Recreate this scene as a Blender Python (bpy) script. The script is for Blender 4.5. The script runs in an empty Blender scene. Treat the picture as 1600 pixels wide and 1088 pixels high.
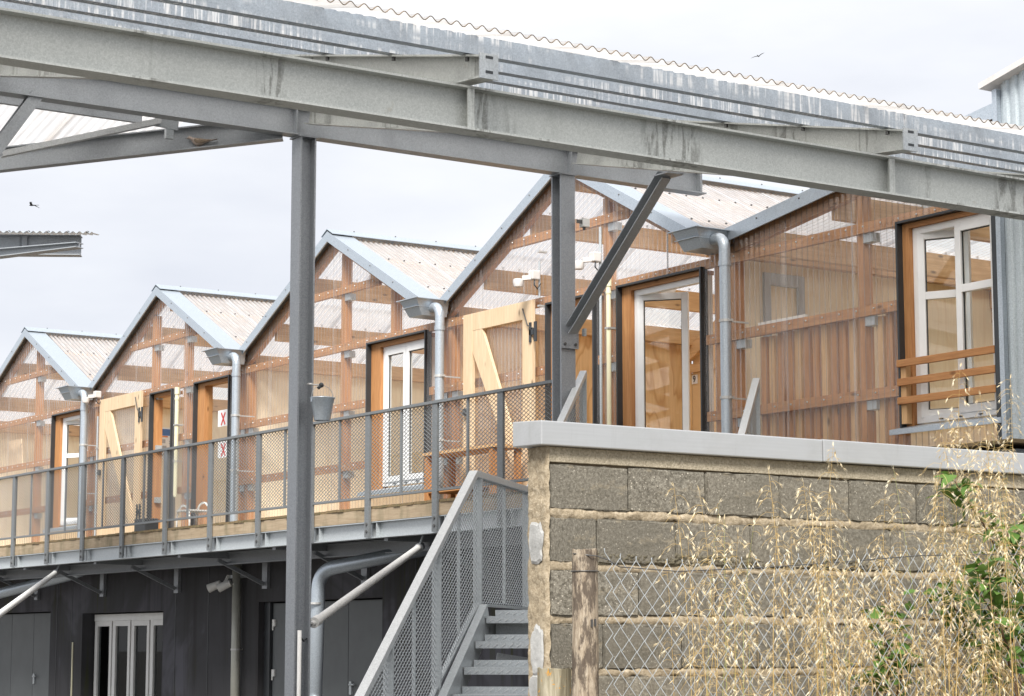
import bpy, math, random, bmesh, mathutils, mathutils.noise
from mathutils import Vector as V
random.seed(11)
S = bpy.context.scene
R = math.radians

# ------------------------------------------------------------------ camera
EYE = V((0, 0, 1.55)); PITCH = R(7.794); YAW = R(33.743); FPX = 3441.0
cam = bpy.data.cameras.new('camera'); cam.sensor_width = 36; cam.lens = 36 * FPX / 1600
cam.clip_start = .1; cam.clip_end = 3000
cam_o = bpy.data.objects.new('camera', cam); S.collection.objects.link(cam_o)
cam_o.location = EYE; cam_o.rotation_euler = (math.pi / 2 + PITCH, 0, -YAW)
S.camera = cam_o

# ------------------------------------------------------------------ sky and sun (bright overcast)
SUN_EL, SUN_AZ = R(48), R(222)          # azimuth measured clockwise from +Y
w = bpy.data.worlds.new('World'); S.world = w; w.use_nodes = True
nt = w.node_tree; nt.nodes.clear()
def wn(t, **k):
    n = nt.nodes.new(t)
    for a, b in k.items(): setattr(n, a, b)
    return n
sky = wn('ShaderNodeTexSky', sky_type='NISHITA', sun_disc=False, sun_elevation=SUN_EL, sun_rotation=SUN_AZ)
tc = wn('ShaderNodeTexCoord'); mp = wn('ShaderNodeMapping'); mp.inputs['Scale'].default_value = (1.1, 1.1, 3.4)
nz = wn('ShaderNodeTexNoise'); nz.inputs['Scale'].default_value = 2.7; nz.inputs['Detail'].default_value = 6; nz.inputs['Roughness'].default_value = .5
cr = wn('ShaderNodeValToRGB')
cr.color_ramp.elements[0].position = .36; cr.color_ramp.elements[0].color = (.51, .525, .572, 1)
cr.color_ramp.elements[1].position = .62; cr.color_ramp.elements[1].color = (.675, .68, .695, 1)
sc = wn('ShaderNodeVectorMath', operation='SCALE'); sc.inputs['Scale'].default_value = 10.0
mx = wn('ShaderNodeMix', data_type='RGBA'); mx.inputs['Factor'].default_value = .93
bg = wn('ShaderNodeBackground'); bg.inputs['Strength'].default_value = .1
out = wn('ShaderNodeOutputWorld'); L = nt.links.new
L(tc.outputs['Generated'], mp.inputs['Vector']); L(mp.outputs[0], nz.inputs['Vector']); L(nz.outputs['Fac'], cr.inputs['Fac'])
L(cr.outputs['Color'], sc.inputs[0]); L(sky.outputs['Color'], mx.inputs['A']); L(sc.outputs[0], mx.inputs['B'])
L(mx.outputs['Result'], bg.inputs['Color']); L(bg.outputs[0], out.inputs['Surface'])
sl = bpy.data.lights.new('sun', 'SUN'); sl.energy = 4.4; sl.angle = R(24); sl.color = (1, .965, .91)
so = bpy.data.objects.new('sun', sl); S.collection.objects.link(so)
sd = V((math.sin(SUN_AZ) * math.cos(SUN_EL), math.cos(SUN_AZ) * math.cos(SUN_EL), math.sin(SUN_EL)))
so.rotation_euler = sd.to_track_quat('Z', 'Y').to_euler()
S.view_settings.view_transform = 'Standard'; S.view_settings.look = 'None'
S.view_settings.exposure = 0.68; S.view_settings.gamma = 1; S.view_settings.use_curve_mapping = False
S.cycles.use_denoising = True; S.cycles.max_bounces = 8; S.cycles.transparent_max_bounces = 24
S.cycles.caustics_reflective = False; S.cycles.caustics_refractive = False

# ------------------------------------------------------------------ materials
class NB:
    def __init__(s, name):
        s.m = bpy.data.materials.new(name); s.m.use_nodes = True; s.t = s.m.node_tree; s.t.nodes.clear()
        s.out = s.n('ShaderNodeOutputMaterial')
    def n(s, t, **k):
        n = s.t.nodes.new(t)
        for a, b in k.items(): setattr(n, a, b)
        return n
    def l(s, a, b): s.t.links.new(a, b)
    def coord(s, scale=(1, 1, 1), rnd=True):
        c = s.n('ShaderNodeTexCoord'); m = s.n('ShaderNodeMapping'); m.inputs['Scale'].default_value = scale
        if rnd:
            oi = s.n('ShaderNodeObjectInfo'); a = s.n('ShaderNodeVectorMath', operation='MULTIPLY_ADD')
            cb = s.n('ShaderNodeCombineXYZ')
            s.l(oi.outputs['Random'], cb.inputs[0]); s.l(oi.outputs['Random'], cb.inputs[1]); s.l(oi.outputs['Random'], cb.inputs[2])
            a.inputs[1].default_value = (13.7, 31.1, 7.3); s.l(cb.outputs[0], a.inputs[0]); s.l(c.outputs['Object'], a.inputs[2])
            s.l(a.outputs[0], m.inputs['Vector'])
        else: s.l(c.outputs['Object'], m.inputs['Vector'])
        return m.outputs[0]
    def noise(s, vec, scale, detail=4, rough=.55, dist=0):
        n = s.n('ShaderNodeTexNoise'); n.inputs['Scale'].default_value = scale; n.inputs['Detail'].default_value = detail
        n.inputs['Roughness'].default_value = rough; n.inputs['Distortion'].default_value = dist
        s.l(vec, n.inputs['Vector']); return n.outputs['Fac']
    def ramp(s, fac, *stops):
        r = s.n('ShaderNodeValToRGB'); e = r.color_ramp.elements
        while len(e) < len(stops): e.new(.5)
        for i, (p, c) in enumerate(stops):
            e[i].position = p; e[i].color = (*c, 1) if len(c) == 3 else c
        s.l(fac, r.inputs['Fac']); return r.outputs['Color']
    def g(s, v): return (v, v, v)
    def mix(s, fac, a, b, bt='MIX'):
        m = s.n('ShaderNodeMix', data_type='RGBA', blend_type=bt)
        if hasattr(fac, 'links'): s.l(fac, m.inputs['Factor'])
        else: m.inputs['Factor'].default_value = fac
        for k, v in (('A', a), ('B', b)):
            if hasattr(v, 'links'): s.l(v, m.inputs[k])
            else: m.inputs[k].default_value = (*v, 1)
        return m.outputs['Result']
    def math(s, op, a, b=None):
        m = s.n('ShaderNodeMath', operation=op)
        for i, v in enumerate((a, b)):
            if v is None: continue
            if hasattr(v, 'links'): s.l(v, m.inputs[i])
            else: m.inputs[i].default_value = v
        return m.outputs[0]
    def pbr(s, col, rough=.6, metal=0, bump=None, bs=.2, bd=.01, spec=.5):
        p = s.n('ShaderNodeBsdfPrincipled')
        if hasattr(col, 'links'): s.l(col, p.inputs['Base Color'])
        else: p.inputs['Base Color'].default_value = (*col, 1)
        if hasattr(rough, 'links'): s.l(rough, p.inputs['Roughness'])
        else: p.inputs['Roughness'].default_value = rough
        p.inputs['Metallic'].default_value = metal; p.inputs['Specular IOR Level'].default_value = spec
        if bump is not None:
            b = s.n('ShaderNodeBump'); b.inputs['Strength'].default_value = bs; b.inputs['Distance'].default_value = bd
            s.l(bump, b.inputs['Height']); s.l(b.outputs[0], p.inputs['Normal'])
        return p.outputs[0]
    def done(s, sh): s.l(sh, s.out.inputs['Surface']); return s.m

def steel(name, c, metal=.35, rough=.45, streak=0, stain=0, axis=2):
    b = NB(name); co = b.coord(rnd=False)
    sp = b.noise(co, 120, 3, .65); big = b.noise(co, 1.1, 3)
    lo = tuple(x * .84 for x in c); hi = tuple(min(1, x * 1.14) for x in c)
    col = b.mix(b.ramp(sp, (.35, (0,)*3), (.68, (1,)*3)), lo, hi)
    col = b.mix(b.ramp(big, (.35, (0,)*3), (.7, (.4,)*3)), col, tuple(x * .86 for x in c))
    vor = b.n('ShaderNodeTexVoronoi'); vor.inputs['Scale'].default_value = 85; b.l(co, vor.inputs['Vector'])
    bw = b.n('ShaderNodeRGBToBW'); b.l(vor.outputs['Color'], bw.inputs[0]); col = b.mix(.18, col, bw.outputs[0], 'SOFT_LIGHT')
    if streak:      # white rust runs
        vs = b.coord((46, 46, 2.2), rnd=False); s1 = b.noise(vs, 1.0, 4, .65)
        ms = b.noise(b.coord((.9, .9, 9), rnd=False), 1.0, 3)
        f = b.math('MULTIPLY', b.ramp(s1, (.50, (0,)*3), (.60, (1,)*3)), b.ramp(ms, (.44, (0,)*3), (.58, (1,)*3)))
        col = b.mix(b.math('MULTIPLY', f, streak), col, (.80, .82, .84))
    if stain:       # dark wet runs and brown patches
        st = b.noise(b.coord((1.25, 1.25, .12), rnd=False), 1.6, 2, .5); fine = b.noise(co, 26, 5, .7, 1.5)
        run = b.noise(b.coord((15, 15, 2.5), rnd=False), 1.3, 3, .6, .6)
        f = b.math('MULTIPLY', b.ramp(st, (.535, (0,)*3), (.60, (1,)*3)), b.ramp(run, (.47, (0,)*3), (.56, (1,)*3)))
        f = b.math('MULTIPLY', f, b.ramp(fine, (.3, (.35,)*3), (.6, (1,)*3)))
        col = b.mix(b.math('MULTIPLY', f, stain), col, (.13, .13, .115))
        rs = b.noise(co, 6, 5, .7)
        col = b.mix(b.math('MULTIPLY', b.ramp(rs, (.66, (0,)*3), (.76, (1,)*3)), .35), col, (.25, .17, .08))
    rr = b.ramp(sp, (.3, (rough - .08,)*3), (.7, (rough + .1,)*3))
    return b.done(b.pbr(col, rr, metal, sp, .06, .004))

def timber(name, c1, c2, axis, knots=True, rough=.62, dirt=0):
    b = NB(name); k = [9.0, 9.0, 9.0]; k[axis] = .55
    co = b.coord(tuple(k)); g = b.noise(co, 2.4, 6, .62, .9); fine = b.noise(co, 11, 3, .6)
    col = b.ramp(g, (.30, c1), (.50, tuple((x + y) / 2 for x, y in zip(c1, c2))), (.68, c2))
    col = b.mix(b.ramp(fine, (.4, (0,)*3), (.75, (.45,)*3)), col, tuple(x * .72 for x in c1))
    if knots:
        kk = [4.0, 4.0, 4.0]; kk[axis] = 1.6
        vo = b.n('ShaderNodeTexVoronoi'); vo.inputs['Scale'].default_value = 1.5; b.l(b.coord(tuple(kk)), vo.inputs['Vector'])
        col = b.mix(b.ramp(vo.outputs['Distance'], (.05, (.85,)*3), (.13, (0,)*3)), col, tuple(x * .28 for x in c1))
    if dirt:
        d = b.noise(b.coord((1, 1, .35)), 5, 4, .65)
        col = b.mix(b.math('MULTIPLY', b.ramp(d, (.48, (0,)*3), (.68, (1,)*3)), dirt), col, (.10, .10, .05))
    return b.done(b.pbr(col, rough, 0, g, .12, .003, .35))

def plywood(name, c1, c2, lines=7.0, stretch=(1.6, 1.6, .45)):
    b = NB(name); n = b.noise(b.coord(stretch), 2.1, 2, .4, .4)
    f = b.math('FRACT', b.math('MULTIPLY', n, lines)); fine = b.noise(b.coord((30, 30, 2)), 1.5, 3)
    col = b.ramp(f, (0, c1), (.12, c2), (.75, c2), (1, c1))
    col = b.mix(b.ramp(fine, (.35, (0,)*3), (.75, (.35,)*3)), col, tuple(x * .8 for x in c1))
    return b.done(b.pbr(col, .6, 0, spec=.3))

def polycarb(name, fac, tint, white, dirt=0, rough=.13, spec=1.0, graze=.5, axis=2, split=.6):
    b = NB(name)
    t = b.n('ShaderNodeBsdfTransparent'); t.inputs['Color'].default_value = (*tint, 1)
    d = b.n('ShaderNodeBsdfDiffuse'); tr = b.n('ShaderNodeBsdfTranslucent')
    co = b.coord((1, 1, .3) if axis == 2 else (3, .25, 1)); ns = b.noise(co, 4, 4, .6)
    col = b.mix(b.math('MULTIPLY', b.ramp(ns, (.42, (0,)*3), (.72, (1,)*3)), dirt), white, (.42, .33, .25))
    b.l(col, d.inputs['Color']); b.l(col, tr.inputs['Color'])
    md = b.n('ShaderNodeMixShader'); md.inputs[0].default_value = split; b.l(d.outputs[0], md.inputs[1]); b.l(tr.outputs[0], md.inputs[2])
    m1 = b.n('ShaderNodeMixShader'); b.l(t.outputs[0], m1.inputs[1]); b.l(md.outputs[0], m1.inputs[2])
    k3 = [40, 40, 40]; k3[axis] = .6; k3[2] = min(k3[2], 8) if axis != 2 else .6; fv = b.noise(b.coord(tuple(k3)), 1, 3, .6)
    lw = b.n('ShaderNodeLayerWeight'); lw.inputs['Blend'].default_value = .5; fc = lw.outputs['Facing']
    haze = b.ramp(fv, (.35, (fac * .7,)*3), (.7, (min(1, fac * 1.3),)*3))
    edge = b.math('MULTIPLY', b.math('POWER', fc, 2.6), graze)      # longer way through the sheet at a slant
    b.l(b.math('MINIMUM', b.math('ADD', haze, edge), 1.0), m1.inputs[0])
    gl = b.n('ShaderNodeBsdfGlossy'); gl.inputs['Roughness'].default_value = rough
    fr = b.math('MINIMUM', b.math('MULTIPLY', b.math('ADD', b.math('MULTIPLY', b.math('POWER', fc, 3.6), .9), .045), spec), 1.0)
    m2 = b.n('ShaderNodeMixShader'); b.l(fr, m2.inputs[0]); b.l(m1.outputs[0], m2.inputs[1]); b.l(gl.outputs[0], m2.inputs[2])
    return b.done(m2.outputs[0])

def glass(name, tint=(.93, .96, .95), k=.9):
    b = NB(name); t = b.n('ShaderNodeBsdfTransparent'); t.inputs['Color'].default_value = (*tint, 1)
    gl = b.n('ShaderNodeBsdfGlossy'); gl.inputs['Roughness'].default_value = .01
    lw = b.n('ShaderNodeLayerWeight'); lw.inputs['Blend'].default_value = .5
    fr = b.math('ADD', b.math('MULTIPLY', b.math('POWER', lw.outputs['Facing'], 4.5), k), .07 * k)
    m = b.n('ShaderNodeMixShader'); b.l(fr, m.inputs[0]); b.l(t.outputs[0], m.inputs[1]); b.l(gl.outputs[0], m.inputs[2])
    return b.done(m.outputs[0])

def plain(name, c, rough=.5, metal=0, var=.12, scale=6, bump=0):
    b = NB(name); co = b.coord(); n = b.noise(co, scale, 5, .6)
    col = b.mix(b.ramp(n, (.3, (0,)*3), (.72, (1,)*3)), tuple(x * (1 - var) for x in c), tuple(min(1, x * (1 + var)) for x in c))
    return b.done(b.pbr(col, rough, metal, b.noise(co, scale * 8, 4) if bump else None, bump, .004))

M = {}
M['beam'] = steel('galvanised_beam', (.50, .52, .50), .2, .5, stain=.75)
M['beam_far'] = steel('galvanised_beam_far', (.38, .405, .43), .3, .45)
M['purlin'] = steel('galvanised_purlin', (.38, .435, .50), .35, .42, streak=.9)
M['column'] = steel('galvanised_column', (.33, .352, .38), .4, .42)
M['galv'] = steel('galvanised_steel', (.50, .535, .555), .4, .4)
M['galv_pale'] = steel('galvanised_rail', (.60, .62, .63), .35, .42)
M['rail_dark'] = steel('painted_rail', (.20, .215, .225), .3, .5)
M['zinc'] = steel('zinc_flashing', (.50, .56, .62), .55, .35)
def alumat():
    b = NB('aluminium_coping'); br = b.noise(b.coord((1.2, 30, 60), rnd=False), 2, 3); sm = b.noise(b.coord((2.2, 2.2, 2.2), rnd=False), 1.5, 5, .65, .8); dr = b.noise(b.coord((22, 22, 1.6), rnd=False), 1.4, 4, .65)
    col = b.ramp(br, (.3, (.44, .45, .455)), (.7, (.47, .48, .485))); col = b.mix(b.ramp(sm, (.45, (0,)*3), (.72, (.4,)*3)), col, (.36, .365, .36))
    col = b.mix(b.ramp(dr, (.58, (0,)*3), (.72, (.16,)*3)), col, (.26, .255, .235)); return b.done(b.pbr(col, b.ramp(sm, (.4, (.32,)*3), (.7, (.5,)*3)), .45))
M['alu'] = alumat()
M['cladding_metal'] = steel('metal_cladding', (.52, .58, .61), .4, .35)
M['cap_pale'] = plain('pale_cap', (.62, .59, .57), .5)
M['bolt'] = plain('bolt_steel', (.12, .12, .12), .4, .6)
M['screw'] = plain('screw_steel', (.55, .55, .54), .5, .5)
M['black'] = plain('black_flashing', (.045, .05, .055), .4, .2)
for ax, k in enumerate('xyz'):
    M['stud_' + k] = timber('frame_timber_' + k, (.40, .175, .065), (.58, .30, .125), ax)
    M['pine_' + k] = timber('pale_pine_' + k, (.66, .48, .30), (.77, .61, .42), ax, True)
    M['glulam_' + k] = timber('interior_timber_' + k, (.56, .33, .15), (.72, .47, .25), ax)
    M['fascia_' + k] = timber('deck_timber_' + k, (.33, .25, .165), (.46, .37, .26), ax, True, .8, .5)
M['deck'] = timber('deck_board', (.16, .115, .065), (.26, .19, .10), 0, False, .85, .6)
M['ply'] = plywood('plywood', (.58, .33, .14), (.78, .53, .28))
M['ply_pale'] = plywood('plywood_pale', (.85, .71, .51), (.90, .785, .59), 5)
M['mdf'] = plain('fibreboard', (.74, .52, .28), .7, 0, .06, 3)
M['poly'] = polycarb('clear_corrugated_sheet', .04, (.998, .992, .986), (.97, .965, .955), 0, .10, 1.5, .36, 2, .15)
M['poly_roof'] = polycarb('translucent_roof_sheet', .90, (.97, .985, 1.0), (.94, .96, 1.0), .03, .2, 2.0, .1, 1, .69)
M['poly_canopy'] = polycarb('canopy_roof_sheet', .88, (.97, .96, .95), (.97, .955, .94), .4, .3, .8, .2, 1, .76)
M['pvc'] = plain('white_pvc', (.86, .865, .865), .28, 0, .03)
M['glass'] = glass('window_glass')
M['glass_dark'] = glass('dark_glass', (.35, .37, .38), .3)
M['dark_door'] = plain('dark_grey_door', (.105, .115, .12), .55, 0, .1, 3)
M['white'] = plain('white_paint', (.78, .78, .76), .45, 0, .04)
M['cream'] = plain('cream_pipe', (.78, .74, .52), .4, 0, .05)
M['pipe_grey'] = plain('grey_pipe', (.40, .40, .355), .4, .2, .08)
M['grime'] = plain('brown_grime', (.17, .125, .085), .9, 0, .6, 3)
M['paper'] = plain('white_paper', (.82, .82, .82), .7, 0, .02)
M['ink'] = plain('black_ink', (.03, .03, .035), .6, 0, .02)
M['red'] = plain('red_ink', (.62, .05, .04), .6, 0, .05)
M['blue'] = plain('blue_ink', (.08, .18, .42), .6, 0, .05)
M['orange_ink'] = plain('orange_ink', (.75, .25, .08), .6, 0, .05)
M['greyblue'] = plain('grey_door_frame', (.42, .44, .47), .5, 0, .05)
M['globe'] = plain('opal_glass', (.82, .80, .77), .3, 0, .02)
M['soil'] = plain('dry_soil', (.20, .155, .10), .95, 0, .3, 3, .5)
M['asphalt'] = plain('pale_gravel', (.15, .142, .13), .9, 0, .2, 2, .4)
def leafmat(name, c, tc):
    b = NB(name); n = b.noise(b.coord(), 9, 3); col = b.mix(b.ramp(n, (.35, (0,)*3), (.65, (1,)*3)), tuple(x * .65 for x in c), tuple(x * 1.25 for x in c))
    oi = b.n('ShaderNodeObjectInfo'); col = b.mix(b.math('MULTIPLY', oi.outputs['Random'], .55), col, tc)
    p = b.pbr(col, .42, 0, spec=.45); tr = b.n('ShaderNodeBsdfTranslucent'); b.l(col, tr.inputs['Color'])
    m = b.n('ShaderNodeMixShader'); m.inputs[0].default_value = .3; b.l(p, m.inputs[1]); b.l(tr.outputs[0], m.inputs[2]); return b.done(m.outputs[0])
M['leaf'] = leafmat('green_leaf', (.085, .17, .03), (.15, .26, .055))
M['twig'] = plain('brown_twig', (.12, .07, .04), .8, 0, .2, 20)
def strawmat(name, c1, c2, tl):
    b = NB(name); n = b.noise(b.coord(rnd=False), 17, 2); col = b.ramp(n, (.38, c1), (.62, c2))
    p = b.pbr(col, .55, 0, spec=.4); tr = b.n('ShaderNodeBsdfTranslucent'); b.l(col, tr.inputs['Color'])
    m = b.n('ShaderNodeMixShader'); m.inputs[0].default_value = tl; b.l(p, m.inputs[1]); b.l(tr.outputs[0], m.inputs[2]); return b.done(m.outputs[0])
M['spikelet'] = strawmat('oat_husk', (.76, .62, .38), (.94, .87, .68), .35)
M['straw'] = strawmat('oat_straw', (.54, .36, .12), (.68, .50, .22), .15)
M['greenstraw'] = strawmat('green_straw', (.36, .40, .14), (.48, .47, .2), .2)

def blockmat():
    b = NB('concrete_block'); co = b.coord(); f1 = b.noise(co, 85, 5, .75); f2 = b.noise(co, 30, 5, .65); f3 = b.noise(co, 3.2, 3)
    col = b.ramp(f1, (.33, (.06, .054, .042)), (.5, (.20, .182, .148)), (.66, (.39, .365, .305)))
    col = b.mix(b.ramp(f3, (.35, (0,)*3), (.7, (.5,)*3)), col, (.115, .108, .09))
    vo = b.n('ShaderNodeTexVoronoi'); vo.inputs['Scale'].default_value = 62; b.l(co, vo.inputs['Vector'])
    sp = b.math('MULTIPLY', b.ramp(vo.outputs['Distance'], (.10, (1,)*3), (.2, (0,)*3)), b.ramp(b.noise(co, 28, 2), (.47, (0,)*3), (.53, (1,)*3)))
    col = b.mix(sp, col, (.72, .66, .55))
    pit = b.math('MULTIPLY', b.ramp(f2, (.58, (0,)*3), (.7, (1,)*3)), .6); col = b.mix(pit, col, (.05, .045, .035))
    oi = b.n('ShaderNodeObjectInfo'); r2 = b.math('FRACT', b.math('MULTIPLY', oi.outputs['Random'], 7.31))
    col = b.mix(b.math('MULTIPLY', oi.outputs['Random'], .4), col, (.235, .21, .165)); col = b.mix(b.math('MULTIPLY', r2, .38), col, (.085, .08, .068))
    dm = b.noise(b.coord((2.2, 2.2, 5), rnd=False), 1.5, 5, .65, .5); col = b.mix(b.math('MULTIPLY', b.ramp(dm, (.50, (0,)*3), (.66, (1,)*3)), .38), col, (.085, .077, .058))
    df = b.noise(b.coord((3, 3, 9), rnd=False), 2.5, 5, .7); col = b.mix(b.math('MULTIPLY', b.ramp(df, (.56, (0,)*3), (.70, (1,)*3)), .5), col, (.36, .30, .205))
    h = b.math('ADD', f1, b.math('MULTIPLY', f2, 1.3)); return b.done(b.pbr(col, .95, 0, h, .55, .006, .15))
M['block'] = blockmat()
def mortarmat(name, c1, c2, c3, s=60):
    b = NB(name); co = b.coord(); f1 = b.noise(co, s, 5, .7); f2 = b.noise(co, 9, 4, .6)
    col = b.ramp(f1, (.3, c1), (.5, c2), (.72, c3)); col = b.mix(b.ramp(f2, (.4, (0,)*3), (.7, (.5,)*3)), col, tuple(x * .7 for x in c2))
    vo = b.n('ShaderNodeTexVoronoi'); vo.inputs['Scale'].default_value = 120; b.l(co, vo.inputs['Vector'])
    col = b.mix(b.ramp(vo.outputs['Distance'], (.08, (.55,)*3), (.16, (0,)*3)), col, (.20, .10, .05))
    return b.done(b.pbr(col, .95, 0, b.math('ADD', f1, f2), .7, .008, .15))
M['mortar'] = mortarmat('tan_mortar', (.20, .16, .105), (.365, .30, .21), (.54, .465, .35))
M['grit'] = mortarmat('grit_concrete', (.24, .205, .15), (.44, .385, .285), (.64, .57, .44), 110)
M['rubble'] = mortarmat('dark_rubble', (.045, .04, .028), (.13, .115, .08), (.27, .24, .18), 130)
M['cement'] = mortarmat('grey_cement_smear', (.26, .26, .25), (.38, .38, .37), (.48, .48, .465), 14)
def wallmat():
    b = NB('dark_render'); big = b.noise(b.coord(rnd=False), .55, 4, .6, .6); st = b.noise(b.coord((4, 4, .18), rnd=False), 1.1, 5, .65); fn = b.noise(b.coord(rnd=False), 40, 3)
    col = b.ramp(big, (.35, (.050, .050, .053)), (.53, (.064, .064, .070)), (.62, (.105, .105, .122)))
    col = b.mix(b.ramp(st, (.5, (0,)*3), (.7, (.6,)*3)), col, (.034, .031, .032))
    st2 = b.noise(b.coord((7, 7, .25), rnd=False), 1.3, 4); zz = b.noise(b.coord((.35, .35, .6), rnd=False), 1, 2)
    mo = b.math('MULTIPLY', b.ramp(st2, (.56, (0,)*3), (.68, (1,)*3)), b.ramp(zz, (.5, (0,)*3), (.62, (.9,)*3)))
    col = b.mix(mo, col, (.055, .06, .012))
    return b.done(b.pbr(col, .85, 0, fn, .15, .004, .25))
M['render'] = wallmat()
def postmat():
    b = NB('weathered_post'); g = b.noise(b.coord((26, 26, 3.2), rnd=False), 2.2, 6, .75, 1.4); pt = b.noise(b.coord((7, 7, 2.2), rnd=False), 2.5, 5, .75)
    col = b.ramp(g, (.32, (.13, .095, .065)), (.5, (.33, .27, .20)), (.68, (.50, .43, .34)))
    col = b.mix(b.ramp(pt, (.47, (0,)*3), (.55, (.85,)*3)), col, (.075, .058, .046)); return b.done(b.pbr(col, .9, 0, g, .6, .006, .2))
M['post'] = postmat()
def lichenmat():
    b = NB('lichen_timber'); g = b.noise(b.coord((14, 14, 1.5), rnd=False), 2.2, 6, .7, 1.0); l = b.noise(b.coord(rnd=False), 34, 4, .6)
    col = b.ramp(g, (.32, (.10, .085, .055)), (.5, (.26, .23, .16)), (.68, (.42, .38, .29)))
    col = b.mix(b.ramp(l, (.62, (0,)*3), (.66, (1,)*3)), col, (.50, .25, .04)); return b.done(b.pbr(col, .95, 0, g, .6, .006, .2))
M['lichen'] = lichenmat()
M['dove'] = plain('dove_feathers', (.46, .38, .33), .8, 0, .3, 45)
M['dove_wing'] = plain('dove_wing_feathers', (.28, .215, .155), .8, 0, .45, 60)
M['swallow'] = plain('dark_plumage', (.03, .03, .035), .7)

# ------------------------------------------------------------------ geometry helpers
class MB:
    def __init__(s): s.v = []; s.f = []
    def add(s, vs, fs):
        o = len(s.v); s.v += [V(p) for p in vs]; s.f += [tuple(i + o for i in f) for f in fs]; return s
    def box(s, x0, x1, y0, y1, z0, z1):
        return s.add([(x, y, z) for x in (x0, x1) for y in (y0, y1) for z in (z0, z1)],
                     [(0, 1, 3, 2), (4, 6, 7, 5), (0, 4, 5, 1), (2, 3, 7, 6), (0, 2, 6, 4), (1, 5, 7, 3)])
    def bar(s, p0, p1, w, h, up=(0, 0, 1)):
        p0, p1, up = V(p0), V(p1), V(up); d = (p1 - p0).normalized(); a = d.cross(up).normalized(); u = a.cross(d)
        a = a * w / 2; u = u * h / 2
        return s.add([p + i * a + j * u for p in (p0, p1) for i, j in ((-1, -1), (1, -1), (1, 1), (-1, 1))],
                     [(3, 2, 1, 0), (4, 5, 6, 7), (0, 1, 5, 4), (1, 2, 6, 5), (2, 3, 7, 6), (3, 0, 4, 7)])
    def prism(s, poly, vec):
        n = len(poly); vec = V(vec); a = [V(p) for p in poly]
        return s.add(a + [p + vec for p in a], [tuple(range(n))[::-1], tuple(range(n, 2 * n))] + [(i, (i + 1) % n, n + (i + 1) % n, n + i) for i in range(n)])
    def profile(s, p0, p1, prof, up=(0, 0, 1), k1=None):
        p0, p1, up = V(p0), V(p1), V(up); d = (p1 - p0).normalized(); a = d.cross(up).normalized(); u = a.cross(d).normalized()
        n = len(prof); q = k1 or prof
        vs = [p0 + a * x + u * y for x, y in prof] + [p1 + a * x + u * y for x, y in q]
        return s.add(vs, [tuple(range(n))[::-1], tuple(range(n, 2 * n))] + [(i, (i + 1) % n, n + (i + 1) % n, n + i) for i in range(n)])
    def tube(s, pts, r, n=8, cap=True):
        pts = [V(p) for p in pts]; rr = r if isinstance(r, (list, tuple)) else [r] * len(pts)
        ref = None; o = len(s.v); 
        for i, p in enumerate(pts):
            d = (pts[min(i + 1, len(pts) - 1)] - pts[max(i - 1, 0)]).normalized()
            if ref is None: ref = d.cross(V((0, 0, 1)) if abs(d.z) < .9 else V((1, 0, 0))).normalized()
            ref = (ref - d * ref.dot(d)).normalized(); b = d.cross(ref)
            for k in range(n):
                t = 2 * math.pi * k / n; s.v.append(p + (ref * math.cos(t) + b * math.sin(t)) * rr[i])
        for i in range(len(pts) - 1):
            for k in range(n):
                s.f.append((o + i * n + k, o + i * n + (k + 1) % n, o + (i + 1) * n + (k + 1) % n, o + (i + 1) * n + k))
        if cap:
            s.f.append(tuple(o + k for k in range(n))[::-1]); s.f.append(tuple(o + (len(pts) - 1) * n + k for k in range(n)))
        return s
    def lathe(s, c, prof, n=20, axis=None):
        c = V(c); o = len(s.v)
        for r, z in prof:
            for k in range(n):
                t = 2 * math.pi * k / n; s.v.append(c + V((r * math.cos(t), r * math.sin(t), z)))
        for i in range(len(prof) - 1):
            for k in range(n):
                s.f.append((o + i * n + k, o + i * n + (k + 1) % n, o + (i + 1) * n + (k + 1) % n, o + (i + 1) * n + k))
        return s
    def sphere(s, c, r, n=14):
        return s.lathe(c, [(max(r * math.sin(math.pi * i / n), 1e-4), -r * math.cos(math.pi * i / n)) for i in range(n + 1)], n + 4)
    def mesh(s, name, off=V((0, 0, 0)), smooth=False):
        m = bpy.data.meshes.new(name); m.from_pydata([p - off for p in s.v], [], s.f)
        if smooth: m.polygons.foreach_set('use_smooth', [True] * len(m.polygons))
        m.update(); return m
LOC = {}
def finish(o, parent=None, kind=None, label=None, cat=None, group=None):
    S.collection.objects.link(o)
    if parent is not None: o.parent = parent
    if kind: o['kind'] = kind
    if label: o['label'] = label
    if cat: o['category'] = cat
    if group: o['group'] = group
    return o
def thing(name, label, cat, loc=(0, 0, 0), group=None):
    o = bpy.data.objects.new(name, None); o.empty_display_size = .1; o.location = loc; finish(o, None, None, label, cat, group); LOC[o] = V(loc); return o
def part(name, mb, mat, parent, smooth=False, kind=None, label=None, bevel=0, angle=None):
    L0 = LOC[parent] if parent is not None else V((0, 0, 0))
    me = mb.mesh(name, L0, smooth); me.materials.append(M[mat]); o = bpy.data.objects.new(name, me); LOC[o] = L0
    if bevel:
        b = o.modifiers.new('bevel', 'BEVEL'); b.width = bevel; b.segments = 2; b.limit_method = 'ANGLE'; b.angle_limit = R(40)
    if angle:
        me.set_sharp_from_angle(angle=R(angle))
    return finish(o, parent, kind, label)
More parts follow.
